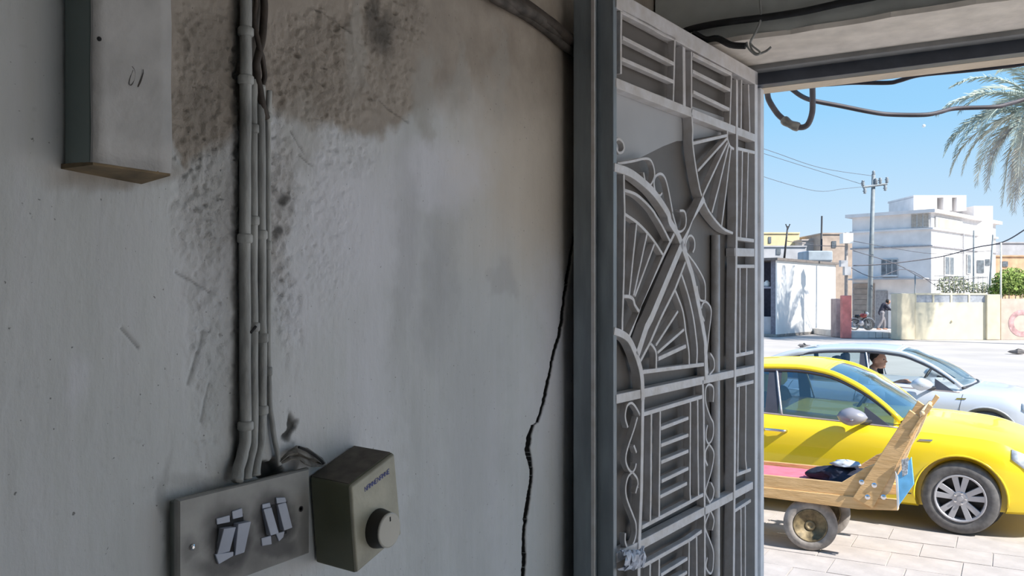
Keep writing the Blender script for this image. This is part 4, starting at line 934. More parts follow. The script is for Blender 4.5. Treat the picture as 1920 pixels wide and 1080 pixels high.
# wheels
wc = cp_(310,840,CY0+.0)
RW = .218
def cart_wheel(c, turn):
    ax = Vector((math.sin(turn), -math.cos(turn), 0)); q = MB(); w = .055
    q.lathe([(RW*.62,-w*.8),(RW*.78,-w),(RW*.95,-w*.75),(RW,-w*.3),(RW,w*.3),(RW*.95,w*.75),(RW*.78,w),(RW*.62,w*.8)], c, ax, 40, close=True); t = q.build('wheel', M_cartwheel, cart, smooth=True)
    q = MB(); q.lathe([(RW*.64,w*.85),(RW*.60,w*.9),(RW*.56,w*.35),(RW*.40,-w*.1),(RW*.36,w*.25),(RW*.2,w*.3),(RW*.19,w*.9),(RW*.10,w*.95),(RW*.09,w*.5),(0,w*.5)], c, ax, 36); q.build('rim', M_rim, t, smooth=True)
    q = MB(); e1 = Vector((math.cos(turn),math.sin(turn),0)); e2 = Vector((0,0,1))
    q.tube([Vector(c)+ax*w*.55+(e1*math.cos(a)+e2*math.sin(a))*RW*.36 for a in np.linspace(-1.9,.9,14)], .008, 6); q.build('rim_mark', M_rimyel, t, smooth=True)
    for k in range(4):
        a = .4+k*math.pi/2; p = Vector(c)+ax*w*.35+(e1*math.cos(a)+e2*math.sin(a))*RW*.50
        q = MB(); q.lathe([(.014,0),(.012,.010),(0,.012)], p, ax, 6); q.build('wheel_nut', M_rim, t)
wy = .07
cart_wheel((0, CY0-CO.y+wy, RW), .16)
cart_wheel((.02, CY1-CO.y-wy, RW), .16)
q = MB(); q.tube([(0,CY0-CO.y+wy,RW),(.02,CY1-CO.y-wy,RW)], .018, 8); q.build('axle', M_dark, cart, smooth=True)
for yy in (CY0+.14, CY1-.14):
    q = MB(); q.box((-.03,yy-.02-CO.y,RW-.02),(.03,yy+.02-CO.y,cp_(300,640,CY0).z-.02)); q.build('axle_bracket', M_dark, cart, bevel=.003)
for yy in (CY0+.10, CY1-.10):
    q = MB(); q.box((-1.05,yy-.03-CO.y,0),(-.99,yy+.03-CO.y,zb-.02)); q.build('leg', M_wood, cart, bevel=.004)
# blue and white carton piece tucked on the end of the cart
ex_ = [cp_(825,512,CY0),cp_(862,440,CY0),cp_(918,395,CY0),cp_(938,590,CY0),cp_(845,715,CY0)]
q = MB(); yb_ = CY0-.055
def cpz(pts, y, th): return [Vector((cp_(x,yv,CY0).x, y, cp_(x,yv,CY0).z)) for x,yv in pts]
q.prism(cpz(((838,540),(920,430),(936,590),(850,712)), yb_, 0), (0,.04,0)); ro = q.build('carton', mat('blue_carton', (.16,.48,.80), .5, var=.1, scale=12), None, bevel=.003); tag(ro, 'blue and white carton scrap wedged on the end of the cart', 'carton')
q = MB(); q.prism(cpz(((826,512),(842,545),(850,712),(838,745)), yb_-.003, 0), (0,.03,0)); q.build('white_flap', mat('white_card', (.72,.72,.72), .7), ro, bevel=.002)
q = MB(); q.prism(cpz(((862,445),(905,432),(898,530),(868,545)), yb_-.004, 0), (0,.02,0)); q.build('printed_label', mat('grey_print', (.45,.47,.50), .7, var=.35, scale=60), ro, bevel=.002)
# crumpled clothes on the cart bed
def crumple(name, c, rx, ry, rz, m, seed, label, cat, amp=.35):
    R = np.random.default_rng(seed); rows = []
    o1, o2, o3 = R.random(3)*9
    for i in range(15):
        th = math.pi*i/14; row = []
        for j in range(25):
            ph = 2*math.pi*(j%24)/24; k = 1+amp*math.sin(3*ph+o1+2*th)*math.sin(2*th+o2)+amp*.5*math.sin(7*ph+o3)*math.sin(5*th)
            row.append((rx*math.sin(th)*math.cos(ph)*k, ry*math.sin(th)*math.sin(ph)*k, max(0, rz*(.25+.75*math.cos(th))*(1+.4*amp*math.sin(5*ph+4*th+o1)))))
        rows.append(row)
    q = MB(); q.grid(rows); o = q.build(name, m, None, smooth=True); o.location = c; return tag(o, label, cat)
jc = cp_(470,560,CY0); jp = Vector((jc.x+.02, CY0+.22, zb+.013))
crumple('jacket', jp, .26, .13, .125, mat('navy_cloth', (.018,.022,.045), .8, var=.3, scale=15), 4, 'crumpled dark navy jacket lying on the pink cart bed', 'jacket')
crumple('cloth', jp+Vector((.02,-.03,.14)), .11, .07, .05, mat('grey_cloth', (.45,.50,.58), .8, var=.2, scale=15), 8, 'folded grey cloth on top of the navy jacket', 'cloth', .25)
# ------------------------------------------------------------------ people (one continuous remeshed body each)
M_skin = mat('skin', (.42,.22,.15), .6, var=.08, scale=20)
M_hair = mat('dark_hair', (.02,.016,.014), .7)
def sphere(mb, c, r, n=10, sc=(1,1,1)):
    rows = []
    for i in range(n+1):
        th = math.pi*i/n; rows.append([(c[0]+r*sc[0]*math.sin(th)*math.cos(2*math.pi*j/(2*n)), c[1]+r*sc[1]*math.sin(th)*math.sin(2*math.pi*j/(2*n)), c[2]+r*sc[2]*math.cos(th)) for j in range(2*n)])
    m = len(rows); n2 = 2*n; vs = [p for r_ in rows for p in r_]
    mb.add(vs, [(i*n2+j, (i+1)*n2+j, (i+1)*n2+(j+1)%n2, i*n2+(j+1)%n2) for i in range(m-1) for j in range(n2)])
def limb(mb, pts, rad, grow=0.0):
    P = smooth_path(pts, 4) if len(pts) > 2 else [Vector(p) for p in pts]
    k = len(P); R = [float(np.interp(i/(k-1)*(len(pts)-1), range(len(pts)), rad))+grow for i in range(k)]
    mb.tube(P, R, 12); sphere(mb, P[0], R[0], 6); sphere(mb, P[-1], R[-1], 6)
def fused(mb, name, m, parent, voxel):
    me = mb.mesh(name); o = link(name, me, m, parent, True)
    q = o.modifiers.new('remesh','REMESH'); q.mode = 'VOXEL'; q.voxel_size = voxel; q.use_smooth_shade = True
    q = o.modifiers.new('smooth','SMOOTH'); q.iterations = 3; q.factor = .5
    return o
def head(mb, c, yaw, r=.108, tilt=0.0):         # yaw: facing direction angle in XY
    f = Vector((math.cos(yaw)*math.cos(tilt), math.sin(yaw)*math.cos(tilt), -math.sin(tilt))); s = Vector((-math.sin(yaw), math.cos(yaw), 0)); u = f.cross(s); c = Vector(c)
    sphere(mb, c+u*.02, r, 10, (.92,.92,1.05)); sphere(mb, c+f*.028-u*.055, r*.66, 8)
    mb.tube([c+f*.085+u*.012, c+f*.118-u*.022, c+f*.09-u*.035], [.010,.017,.013], 8)          # nose
    mb.tube([c+f*.082-u*.062-s*.022, c+f*.096-u*.062, c+f*.082-u*.062+s*.022], [.008,.012,.008], 6)   # lips
    sphere(mb, c+f*.075-u*.098, .024, 6)                                                     # chin
    mb.tube([c+f*.083+u*.030-s*.05, c+f*.098+u*.034, c+f*.083+u*.030+s*.05], [.009,.012,.009], 6)     # brow
    for k in (-1,1):
        sphere(mb, c+s*k*(r*.92)-u*.01-f*.005, .026, 6, (1,.6,1.3))                              # ears
    return f, s, u
def hand(mb, wrist, d, up, side):
    d = Vector(d).normalized(); up = Vector(up).normalized(); s = d.cross(up)*side; w = Vector(wrist)
    mb.tube([w, w+d*.05, w+d*.095], [.026,.036,.034], 8)
    for k,(o,l) in enumerate(((-.027,.066),(-.009,.078),(.009,.073),(.027,.058))):
        b_ = w+d*.09+s*o; mb.tube([b_, b_+d*l*.5-up*.010, b_+d*l*.85-up*.034], [.0095,.009,.008], 6)
    b_ = w+d*.04-s*.03; mb.tube([b_, b_-s*.028+d*.03, b_-s*.03+d*.062], [.012,.011,.009], 6)
# passenger of the silver car (right-hand seat, window wound down)
pc = Vector(silver.location)+Vector((.15,-.36,0))
per = empty('person', tuple(pc+Vector((0,0,.46))), 0, 'person in a grey shirt sitting at the open window of the silver car', 'person')
def P_(x,y,z): return Vector((x,y,z-.46))
bm_ = MB()
limb(bm_, [P_(-.18,0,.76),P_(-.20,0,.92),P_(-.22,0,1.02)], [.15,.145,.11]); limb(bm_, [P_(-.21,0,1.02),P_(-.17,0,1.12)], [.06,.055])
fh, sh, uh = head(bm_, P_(-.10,0,1.24), -.25)
for k in (-1,1):
    limb(bm_, [P_(-.14,k*.10,.72),P_(.22,k*.12,.76),P_(.34,k*.12,.66),P_(.36,k*.12,.52)], [.085,.07,.055,.045]); limb(bm_, [P_(.36,k*.12,.50),P_(.50,k*.12,.49)], [.04,.03])
    el = P_(.02,k*.25,.90) if k < 0 else P_(-.04,k*.24,.80)
    wr = P_(.22,k*.22,.97) if k < 0 else P_(.14,k*.16,.80)
    limb(bm_, [P_(-.20,k*.16,1.03),el,wr], [.058,.045,.028]); hand(bm_, wr, (1,-.2*k,.0), (0,0,1), k)
fused(bm_, 'body', M_skin, per, .011)
sh_ = MB(); limb(sh_, [P_(-.18,0,.74),P_(-.20,0,.92),P_(-.22,0,1.02)], [.15,.145,.11], .014)
for k in (-1,1):
    el = P_(.02,k*.25,.90) if k < 0 else P_(-.04,k*.24,.80)
    limb(sh_, [P_(-.20,k*.16,1.03), P_(-.20,k*.16,1.03).lerp(el,.85)], [.058,.047], .014)
fused(sh_, 'shirt', mat('grey_shirt', (.38,.35,.36), .85, var=.1), per, .014)
tr = MB()
for k in (-1,1): limb(tr, [P_(-.14,k*.10,.72),P_(.22,k*.12,.76),P_(.34,k*.12,.66),P_(.36,k*.12,.54)], [.085,.07,.055,.047], .012)
limb(tr, [P_(-.16,-.08,.72),P_(-.16,.08,.72)], [.12,.12]); fused(tr, 'trousers', mat('dark_trousers', (.05,.05,.06), .85), per, .014)
hm_ = MB(); c_ = P_(-.10,0,1.24); sphere(hm_, c_+uh*.045-fh*.022, .108, 10, (.95,.95,.95)); fused(hm_, 'hair', M_hair, per, .012)
for k in (-1,1):
    e_ = MB(); sphere(e_, c_+fh*.087+uh*.012+sh*k*.034, .012, 6); e_.build('eye', mat('eye_dark', (.05,.04,.04), .2), per, smooth=True)

# ------------------------------------------------------------------ far side of the street
def plane_hit(px, py, Pq, Qq):
    Pq = Vector(Pq); Qq = Vector(Qq); d2 = (Qq-Pq); n = Vector((-d2.y, d2.x, 0)); d = ray(px,py); t = n.dot(Pq-CAM)/n.dot(d); return CAM+d*t
def gz(px, z, zz=0.0): p = atz(px, HOR, z); return Vector((p.x,p.y,zz))
def ht(py, z): return CAMZ+(HOR-py)/F*z
M_white = mat('white_render', (.76,.73,.72), .85, var=.05, scale=1.5, bump=.15, bscale=6)
M_cream = mat('cream_wall', (.66,.58,.43), .85, var=.07, scale=2, bump=.1)
M_creamgate = mat('cream_gate_metal', (.70,.63,.47), .55, var=.04, scale=2)
M_tan = mat('tan_brick', (.48,.38,.31), .9, var=.1, scale=2)
M_yel = mat('pale_yellow_render', (.72,.58,.35), .9, var=.06, scale=1)
M_orange = mat('orange_brick', (.62,.40,.25), .9, var=.12, scale=2)
M_greyw = mat('grey_render', (.44,.44,.46), .9, var=.08, scale=1.5)
M_shutter = mat('roller_shutter', (.34,.28,.24), .6, var=.1, scale=3)
M_win = mat('window_dark', (.16,.18,.20), .25, var=.2, scale=4)
M_frame = mat('window_frame_grey', (.50,.50,.50), .6)
M_pole = mat('pole_steel', (.22,.25,.27), .6, var=.12, scale=3)
M_wire = mat('thin_wire', (.10,.10,.12), .6)
M_conc = mat('step_concrete', (.66,.63,.60), .9, var=.06, scale=3)
def prism_z(pts, z0, z1):
    q = MB(); q.prism([(p[0],p[1],z0) for p in pts], (0,0,z1-z0)); return q
def fbox(px0, px1, py0, py1, z, dep):          # box facing the camera axis; py1 None = on the ground
    a = gz(px0,z); c = gz(px1,z); bk = FWD*dep; z1 = ht(py0,z); z0 = 0 if py1 is None else ht(py1,z)
    return prism_z([a,c,c+bk,a+bk], z0, z1)
def rel(mb, org): mb.v = [(v[0]-org.x, v[1]-org.y, v[2]-org.z) for v in mb.v]; return mb
def bthing(name, org, label, cat, group=None): return empty(name, tuple(org), 0, label, cat, group)
def put(mb, name, m, root, **k): return rel(mb, Vector(root.location)).build(name, m, root, **k)
# --- white corner house
A0 = gz(1598,58.7); B0 = gz(1746,55.0); dirAB = (B0-A0).normalized(); dirBC = Vector((-dirAB.y, dirAB.x, 0)); C0 = B0+dirBC*13; D0_ = A0+dirBC*13
hr = ht(399,55); wh = bthing('house', (A0+C0)/2, 'white two-storey corner house behind the cream gate', 'house')
put(prism_z([A0,B0,C0,D0_], 0, hr), 'wall', M_white, wh)
o_ = .35; E = lambda p,sx,sy: p+dirAB*sx+dirBC*sy
put(prism_z([E(A0,-o_,-o_),E(B0,o_,-o_),E(C0,o_,o_),E(D0_,-o_,o_)], hr, hr+.22), 'roof_slab', M_white, wh)
h1 = ht(430,55); put(prism_z([E(A0,-.12,-.16),E(B0,.16,-.16),E(C0,.16,.1),E(D0_,-.12,.1)], h1, h1+.12), 'ledge', M_white, wh)
h2 = ht(462,55); put(prism_z([E(A0,-.1,-.12),E(B0,.12,-.12),E(C0,.12,.1),E(D0_,-.1,.1)], h2, h2+.09), 'ledge', mat('grey_band', (.36,.35,.37), .8), wh)
def window_on(root, P, Q, px0, px1, py0, py1, panes, nrm, m=M_win, sill=True):
    a = plane_hit(px0,py0,P,Q); c = plane_hit(px1,py0,P,Q); z1 = a.z; z0 = plane_hit(px0,py1,P,Q).z
    a.z = c.z = 0; nv = Vector(nrm).normalized()
    w = put(prism_z([a+nv*.02,c+nv*.02,c+nv*.10,a+nv*.10], z0-.06, z1+.06), 'window', M_frame, root)
    for k in range(panes):
        p = a.lerp(c,(k+.10)/panes); q2 = a.lerp(c,(k+.90)/panes)
        mb_ = prism_z([p+nv*.09,q2+nv*.09,q2+nv*.115,p+nv*.115], z0, z1); rel(mb_, Vector(root.location)).build('pane', m, w)
    if sill:
        mb_ = prism_z([a+nv*.02,c+nv*.02,c+nv*.25,a+nv*.25], z0-.14, z0-.06); rel(mb_, Vector(root.location)).build('sill', M_white, w)
nL = -dirBC; nR = dirAB
window_on(wh, A0, B0, 1709, 1743, 403, 426, 3, nL, mat('cream_pane', (.42,.37,.32), .4, var=.1), False)
window_on(wh, A0, B0, 1653, 1684, 488, 515, 3, nL)
window_on(wh, B0, C0, 1769, 1786, 482, 514, 2, nR); window_on(wh, B0, C0, 1811, 1818, 478, 512, 1, nR, sill=False)
window_on(wh, B0, C0, 1752, 1802, 408, 426, 1, nR, M_yel, False)
# bands of the shop front below: awning, shutters, door
a = plane_hit(1600,522,A0,B0); c = plane_hit(1742,522,A0,B0); a.z = c.z = 0
put(prism_z([a,c,c+nL*1.0,a+nL*1.0], ht(522,57)-.1, ht(522,57)), 'awning', M_greyw, wh)
for (p0,p1,y0,y1,slats) in ((1600,1640,532,612,8),):
    for k in range(slats):
        ya = y0+(y1-y0)*k/slats; yb = y0+(y1-y0)*(k+.9)/slats
        a = plane_hit(p0,ya,A0,B0); c = plane_hit(p1,ya,A0,B0); z1 = a.z; z0 = plane_hit(p0,yb,A0,B0).z; a.z = c.z = 0
        put(prism_z([a+nL*.03,c+nL*.03,c+nL*.10,a+nL*.10], z0, z1), 'shutter_slat', M_shutter, wh)
a = plane_hit(1643,545,A0,B0); c = plane_hit(1664,545,A0,B0); z1 = a.z; a.z = c.z = 0
put(prism_z([a+nL*.03,c+nL*.03,c+nL*.09,a+nL*.09], 0, z1), 'door_leaf', mat('grey_door', (.33,.32,.33), .6), wh)
a = plane_hit(1668,552,A0,B0); c = plane_hit(1676,552,A0,B0); z1 = a.z; a.z = c.z = 0
put(prism_z([a+nL*.03,c+nL*.03,c+nL*.2,a+nL*.2], 0, z1), 'door_post', M_white, wh)
for px_ in (1803,):
    p = plane_hit(px_,430,B0,C0); q = MB(); q.tube([Vector((p.x,p.y,1.5))+nR*.12, Vector((p.x,p.y,h1))+nR*.12], .06, 6); put(q, 'drainpipe', M_greyw, wh)
# rooftop room and stair tower
M_in = mat('dark_inside', (.10,.10,.12), .9)
put(fbox(1713,1757,369,395,61,4), 'rooftop_wall', M_white, wh); put(fbox(1769,1785,369,395,61,4), 'rooftop_wall', M_white, wh); put(fbox(1794,1812,369,395,61,4), 'rooftop_wall', M_white, wh)
put(fbox(1713,1812,366,370,61,4.2), 'rooftop_slab', M_white, wh); put(fbox(1757,1812,370,395,62.5,.3), 'rooftop_back_wall', M_in, wh)
a = gz(1826,61); tow = [a, a+RGT*1.36, a+RGT*1.36+FWD*5, a+FWD*5]
put(prism_z(tow, 0, ht(386,61)), 'stair_tower', M_white, wh)
for (y0,y1,x0,x1) in ((488,512,1832,1845),(486,498,1848,1856)): put(fbox(x0,x1,y0,y1,60.96,.05), 'window', M_win, wh)
# --- fence with climbing plant in front of the house
fe = bthing('railing', gz(1800,50), 'thin metal railing on the wall in front of the corner house', 'railing')
zf = 47.0
q = MB(); q.tube([atz(1752,517,zf),atz(1852,520,zf)], .02, 5); put(q, 'top_bar', M_pole, fe)
for k in range(12):
    px_ = 1753+k*9; q = MB(); q.tube([atz(px_,517.5,zf),atz(px_,552,zf)], .015, 4); put(q, 'baluster', M_pole, fe)
M_leaf = mat('bush_leaf', (.24,.34,.07), .7, var=.35, scale=3); M_leaf2 = mat('vine_leaf', (.24,.27,.17), .75, var=.3, scale=3)
def foliage(n, c, rx, ry, rz, s, R, flat=1.0):
    q = MB(); ax1 = RGT; ax2 = FWD
    for _ in range(n):
        u = R.normal(size=3); u /= np.linalg.norm(u); r = R.random()**.35
        p = Vector(c)+ax1*(u[0]*rx*r)+ax2*(u[1]*ry*r)+Vector((0,0,u[2]*rz*r*(1 if u[2] > 0 else flat)))
        a = Vector(R.normal(size=3)).normalized()*s*(.6+.8*R.random()); bvec = a.orthogonal().normalized()*a.length*.45
        q.add([p-a, p+bvec, p+a, p-bvec], [(0,1,2,3)])
    return q
def bush(name, c, rx, ry, rz, n, s, m, label, seed, cat='bush'):
    R = np.random.default_rng(seed); base = Vector((c.x,c.y,0)); root = bthing(name, base, label, cat)
    f = put(foliage(n, c, rx, ry, rz, s, R), 'foliage', m, root, fixn=False); f['kind'] = 'stuff'
    q = MB()
    for k in range(4): q.tube([base+RGT*(k-1.5)*.12, base.lerp(c,.5)+RGT*(k-1.5)*.3, c+RGT*(k-1.5)*rx*.4], [.05,.035,.015], 5)
    put(q, 'stem', M_tan, root); return root
bush('bush', atz(1898,528,46), 1.05, .7, .75, 2600, .075, M_leaf, 'bright green bush behind the wall by the right edge', 1)
bush('bush', atz(1932,536,46.6), 1.1, .7, .7, 2400, .075, M_leaf, 'second green bush running out of the picture at the right', 6)
bush('bush', atz(1872,545,46.2), .55, .4, .4, 700, .07, M_leaf, 'small low bush left of the bright green bush', 5)
bush('climbing_plant', atz(1788,535,47.6), 1.1, .3, .55, 900, .07, M_leaf2, 'sparse climbing plant on the railing below the white house', 2, 'plant')
bush('climbing_plant', atz(1838,541,47.9), .8, .3, .38, 420, .07, M_leaf2, 'low climbing plant at the right end of the railing', 3, 'plant')
# --- cream courtyard wall and gate
zg = 42.0
gt = bthing('courtyard_gate', gz(1785,zg), 'wide cream sheet metal gate across the street', 'gate')
put(fbox(1716,1850,567,None,zg,.08), 'leaf_panel', M_creamgate, gt); put(fbox(1716,1850,549.5,553,zg,.12), 'top_rail', M_creamgate, gt)
for k in range(4):
    x0 = 1716+k*33.5; put(fbox(x0+2.5,x0+31.5,553,567,zg+.03,.04), 'pane', mat('gate_pane', (.38,.40,.44), .4, var=.1), gt); put(fbox(x0-.5,x0+2.5,553,567,zg,.08), 'mullion', M_creamgate, gt)
put(fbox(1847.5,1850,553,567,zg,.08), 'mullion', M_creamgate, gt)
q = MB(); q.lathe([(.05,0),(.05,.05),(0,.06)], atz(1785,602,zg-.01), tuple(-FWD), 10); put(q, 'lock', M_cream, gt)
tag(fbox(1682,1716,550,None,zg-.12,.7).build('gate_pillar', M_cream, bevel=.03), 'cream gate pillar on the left of the courtyard gate', 'pillar')
tag(fbox(1850.5,1876,552,None,zg-.12,.7).build('gate_pillar', M_cream, bevel=.03), 'cream gate pillar on the right of the courtyard gate', 'pillar')
yw = bthing('courtyard_wall', gz(1930,zg), 'tan courtyard wall with a faded pink painted letter', 'wall')
put(fbox(1877,1998,560,None,zg,.25), 'wall', mat('tan_wall', (.56,.47,.40), .9, var=.07, scale=3), yw)
c_ = atz(1917,606,zg-.012); q = MB()
for (rr,w_) in ((.55,.26),):
    for k in range(22):
        t0 = math.pi*.28+2*math.pi*.72*k/22; t1 = math.pi*.28+2*math.pi*.72*(k+1)/22
        def pp(t, r_): return c_+RGT*(r_*1.0*math.cos(t))+Vector((0,0,r_*.98*math.sin(t)))
        q.prism([pp(t0,rr-w_/2),pp(t1,rr-w_/2),pp(t1,rr+w_/2),pp(t0,rr+w_/2)], tuple(FWD*.01))
put(q, 'painted_letter', mat('faded_pink_paint', (.58,.36,.36), .9, var=.2, scale=4), yw, label='faded pink painted C-shaped letter')
# --- raised step with red post, motorcycle and bending person
stp = fbox(1588,1682,622,None,43.6,9).build('step', M_conc); struct(stp, 'pale concrete step in front of the shops', 'step')
STZ = ht(622,43.6)
for k in range(4):
    x0 = 1630+k*12.5; o = fbox(x0,x0+11.5,623,633.5,43.5,.1).build('step_tile', M_conc, stp)
tag(fbox(1580,1597,554,None,43.4,.35).build('sign_post', mat('red_paint', (.78,.24,.21), .6, var=.15, scale=2), bevel=.03), 'red painted board standing beside the kiosk', 'board')
tag(fbox(1568,1579,560,None,44.5,.8).build('cabinet', mat('pink_dirty', (.50,.37,.34), .8, var=.15, scale=2), bevel=.03), 'dusty pinkish cabinet between kiosk and red board', 'cabinet')
def moto(z, px0, px1):
    a = gz(px0+8,z,STZ); c = gz(px1-8,z,STZ); X = (c-a).normalized(); Wb = (c-a).length; U = Vector((0,0,1)); N = X.cross(U)
    r = bthing('motorcycle', a.lerp(c,.5), 'old motorcycle parked on the step beside the red board', 'motorcycle'); Rr = .30
    for p,nm in ((a,'wheel'),(c,'wheel')):
        cc = p+U*Rr; q = MB(); q.lathe([(Rr*.8,-.04),(Rr,-.03),(Rr,.03),(Rr*.8,.04)], cc, N, 24, close=True); w = put(q, nm, M_tyre, r)
        q = MB(); q.lathe([(.06,-.05),(.06,.05)], cc, N, 10)
        for k in range(6):
            t = k*math.pi/3; q.tube([cc, cc+(X*math.cos(t)+U*math.sin(t))*Rr*.82], .01, 4)
        rel(q, Vector(r.location)).build('hub_spokes', M_alloy, w)
        q = MB(); q.tube([cc+(X*math.cos(t)+U*math.sin(t))*(Rr+.05) for t in np.linspace(.3,2.6,9)], .035, 6); put(q, 'fender', M_alloy, r)
    q = MB(); q.tube([a+U*Rr,a+X*Wb*.35+U*.45,c-X*Wb*.12+U*.75], .03, 6); q.tube([a+X*Wb*.2+U*.68,a+X*Wb*.45+U*.30,c-X*Wb*.2+U*.6], .03, 6); put(q, 'frame', M_dark, r)
    q = MB(); sphere(q, a+X*Wb*.62+U*.78, .17, 8, (1.2,1.2,.7)); put(q, 'fuel_tank', mat('moto_red', (.35,.06,.05), .3), r, smooth=True)
    q = MB(); q.tube([a+X*Wb*.02+U*.76,a+X*Wb*.3+U*.74,a+X*Wb*.48+U*.76], [.07,.09,.06], 8); put(q, 'seat', M_dark, r, smooth=True)
    q = MB(); sphere(q, a+X*Wb*.48+U*.38, .16, 8); put(q, 'engine', M_alloy, r, smooth=True)
    q = MB(); q.tube([c+U*Rr,c-X*.16+U*.85,c-X*.20+U*1.0], .028, 6); q.tube([c-X*.22+U*1.0-N*.32,c-X*.18+U*1.02,c-X*.22+U*1.0+N*.32], .018, 6); put(q, 'fork_handlebar', M_dark, r)
    q = MB(); sphere(q, c-X*.08+U*.88, .10, 8); put(q, 'headlight', M_lamp, r, smooth=True)
moto(45.6, 1594, 1636)
pz = 46.2; pp0 = gz(1656,pz,STZ); pe = bthing('person', pp0, 'person in a dark top bending forward beside the motorcycle', 'person')
def Q_(x,y,z): return RGT*x+FWD*y+Vector((0,0,z))
yawp = math.atan2(RGT.y, RGT.x)
bm_ = MB(); hip = Q_(-.10,0,.92); chest = Q_(.06,0,1.30); neck = Q_(.16,0,1.42); hd = Q_(.28,0,1.50)
limb(bm_, [hip, Q_(-.04,0,1.1), chest], [.15,.14,.15]); limb(bm_, [chest, neck, Q_(.24,0,1.46)], [.10,.06,.055]); head(bm_, hd, yawp, tilt=.6)
for k in (-1,1):
    kn = Q_(-.02+.10*k,.10*k,.50); an = Q_(-.12+.22*k,.12*k,.08); limb(bm_, [hip+Q_(0,.09*k,-.02), kn, an], [.095,.065,.042]); limb(bm_, [an+Q_(-.04,0,-.03), an+Q_(.16,0,-.045)], [.042,.034])
    el = Q_(.26,.2*k,1.12); wr = Q_(.46,.16*k,1.06); limb(bm_, [chest+Q_(.02,.17*k,.02), el, wr], [.06,.045,.028]); hand(bm_, wr, Q_(1,0,-.2), (0,0,1), k)
fused(bm_, 'body', M_skin, pe, .014)
sh_ = MB(); limb(sh_, [hip, Q_(-.04,0,1.1), chest], [.15,.14,.15], .02)
for k in (-1,1): el = Q_(.26,.2*k,1.12); limb(sh_, [chest+Q_(.02,.17*k,.02), el, el.lerp(Q_(.46,.16*k,1.06),.5)], [.06,.047,.04], .018)
fused(sh_, 'shirt', mat('dark_top', (.035,.035,.055), .85), pe, .018)
tr = MB()
for k in (-1,1): limb(tr, [hip+Q_(0,.09*k,0), Q_(-.02+.10*k,.10*k,.50), Q_(-.12+.22*k,.12*k,.12)], [.10,.07,.05], .018)
limb(tr, [hip+Q_(0,-.08,0),hip+Q_(0,.08,0)], [.13,.13], .01); fused(tr, 'trousers', mat('grey_trousers', (.24,.23,.25), .85), pe, .018)
hm_ = MB(); sphere(hm_, hd+Q_(-.04,0,.045), .112, 8); fused(hm_, 'hair', M_hair, pe, .02)
# --- kiosk
K0 = gz(1457,44.7); K1 = gz(1567,51.3); kd = (K1-K0).normalized(); kn_ = Vector((-kd.y, kd.x, 0)); KW = 3.4; KH = 4.02
ki = bthing('kiosk', K0.lerp(K1,.5)+kn_*KW/2, 'tall white metal kiosk with an open dark front across the street', 'kiosk')
M_kw = mat('kiosk_white', (.80,.79,.77), .6, var=.03, scale=1)
put(prism_z([K0,K1,K1+kn_*.08,K0+kn_*.08], .12, KH), 'side_wall', M_kw, ki)
put(prism_z([K0+kn_*KW,K1+kn_*KW,K1+kn_*(KW-.08),K0+kn_*(KW-.08)], .12, KH), 'side_wall', M_kw, ki)
put(prism_z([K1,K1+kn_*KW,K1+kn_*KW-kd*.08,K1-kd*.08], .12, KH), 'back_wall', M_kw, ki)
put(prism_z([K0-kd*.3-kn_*.15,K1+kd*.2-kn_*.15,K1+kd*.2+kn_*(KW+.15),K0-kd*.3+kn_*(KW+.15)], KH, KH+.13), 'roof', mat('kiosk_roof', (.16,.14,.13), .8), ki)
put(prism_z([K0,K1,K1+kn_*KW,K0+kn_*KW], 0, .14), 'base', mat('kiosk_base', (.30,.28,.26), .8), ki)
put(prism_z([K0+kd*3.0+kn_*.1,K0+kd*3.05+kn_*.1,K0+kd*3.05+kn_*(KW-.1),K0+kd*3.0+kn_*(KW-.1)], .14, KH), 'inner_wall', mat('kiosk_inside', (.07,.075,.12), .8), ki)
put(prism_z([K0+kd*.15+kn_*.3,K0+kd*.7+kn_*.3,K0+kd*.7+kn_*(KW-.3),K0+kd*.15+kn_*(KW-.3)], .14, 1.05), 'counter', M_greyw, ki)
put(prism_z([K0+kd*.1+kn_*.08,K0+kd*.9+kn_*.08,K0+kd*.9+kn_*(KW-.08),K0+kd*.1+kn_*(KW-.08)], 2.55, 2.64), 'shelf', mat('shelf_grey', (.30,.30,.36), .7), ki)
put(prism_z([K0+kd*.02+kn_*.08,K0+kd*.08+kn_*.08,K0+kd*.08+kn_*.35,K0+kd*.02+kn_*.35], .14, KH), 'door_frame', mat('kiosk_frame', (.16,.16,.20), .6), ki)
for k,(dx,hh,rr) in enumerate(((.75,.34,.16),(1.45,.40,.17),(2.1,.32,.15))):
    p = K0+kd*.45+kn_*dx+Vector((0,0,2.64)); q = MB(); q.lathe([(rr*.7,0),(rr,.06),(rr*.95,hh*.7),(rr*.45,hh*.9),(rr*.45,hh),(0,hh)], (0,0,0), (0,0,1), 14); o = q.build('jar', mat('white_jar', (.82,.82,.80), .4), smooth=True); o.location = p
    tag(o, ['white jar on the kiosk shelf nearest the bright side wall','middle white jar on the kiosk shelf','white jar on the kiosk shelf farthest from the bright wall'][k], 'jar', 'white jars on the kiosk shelf')
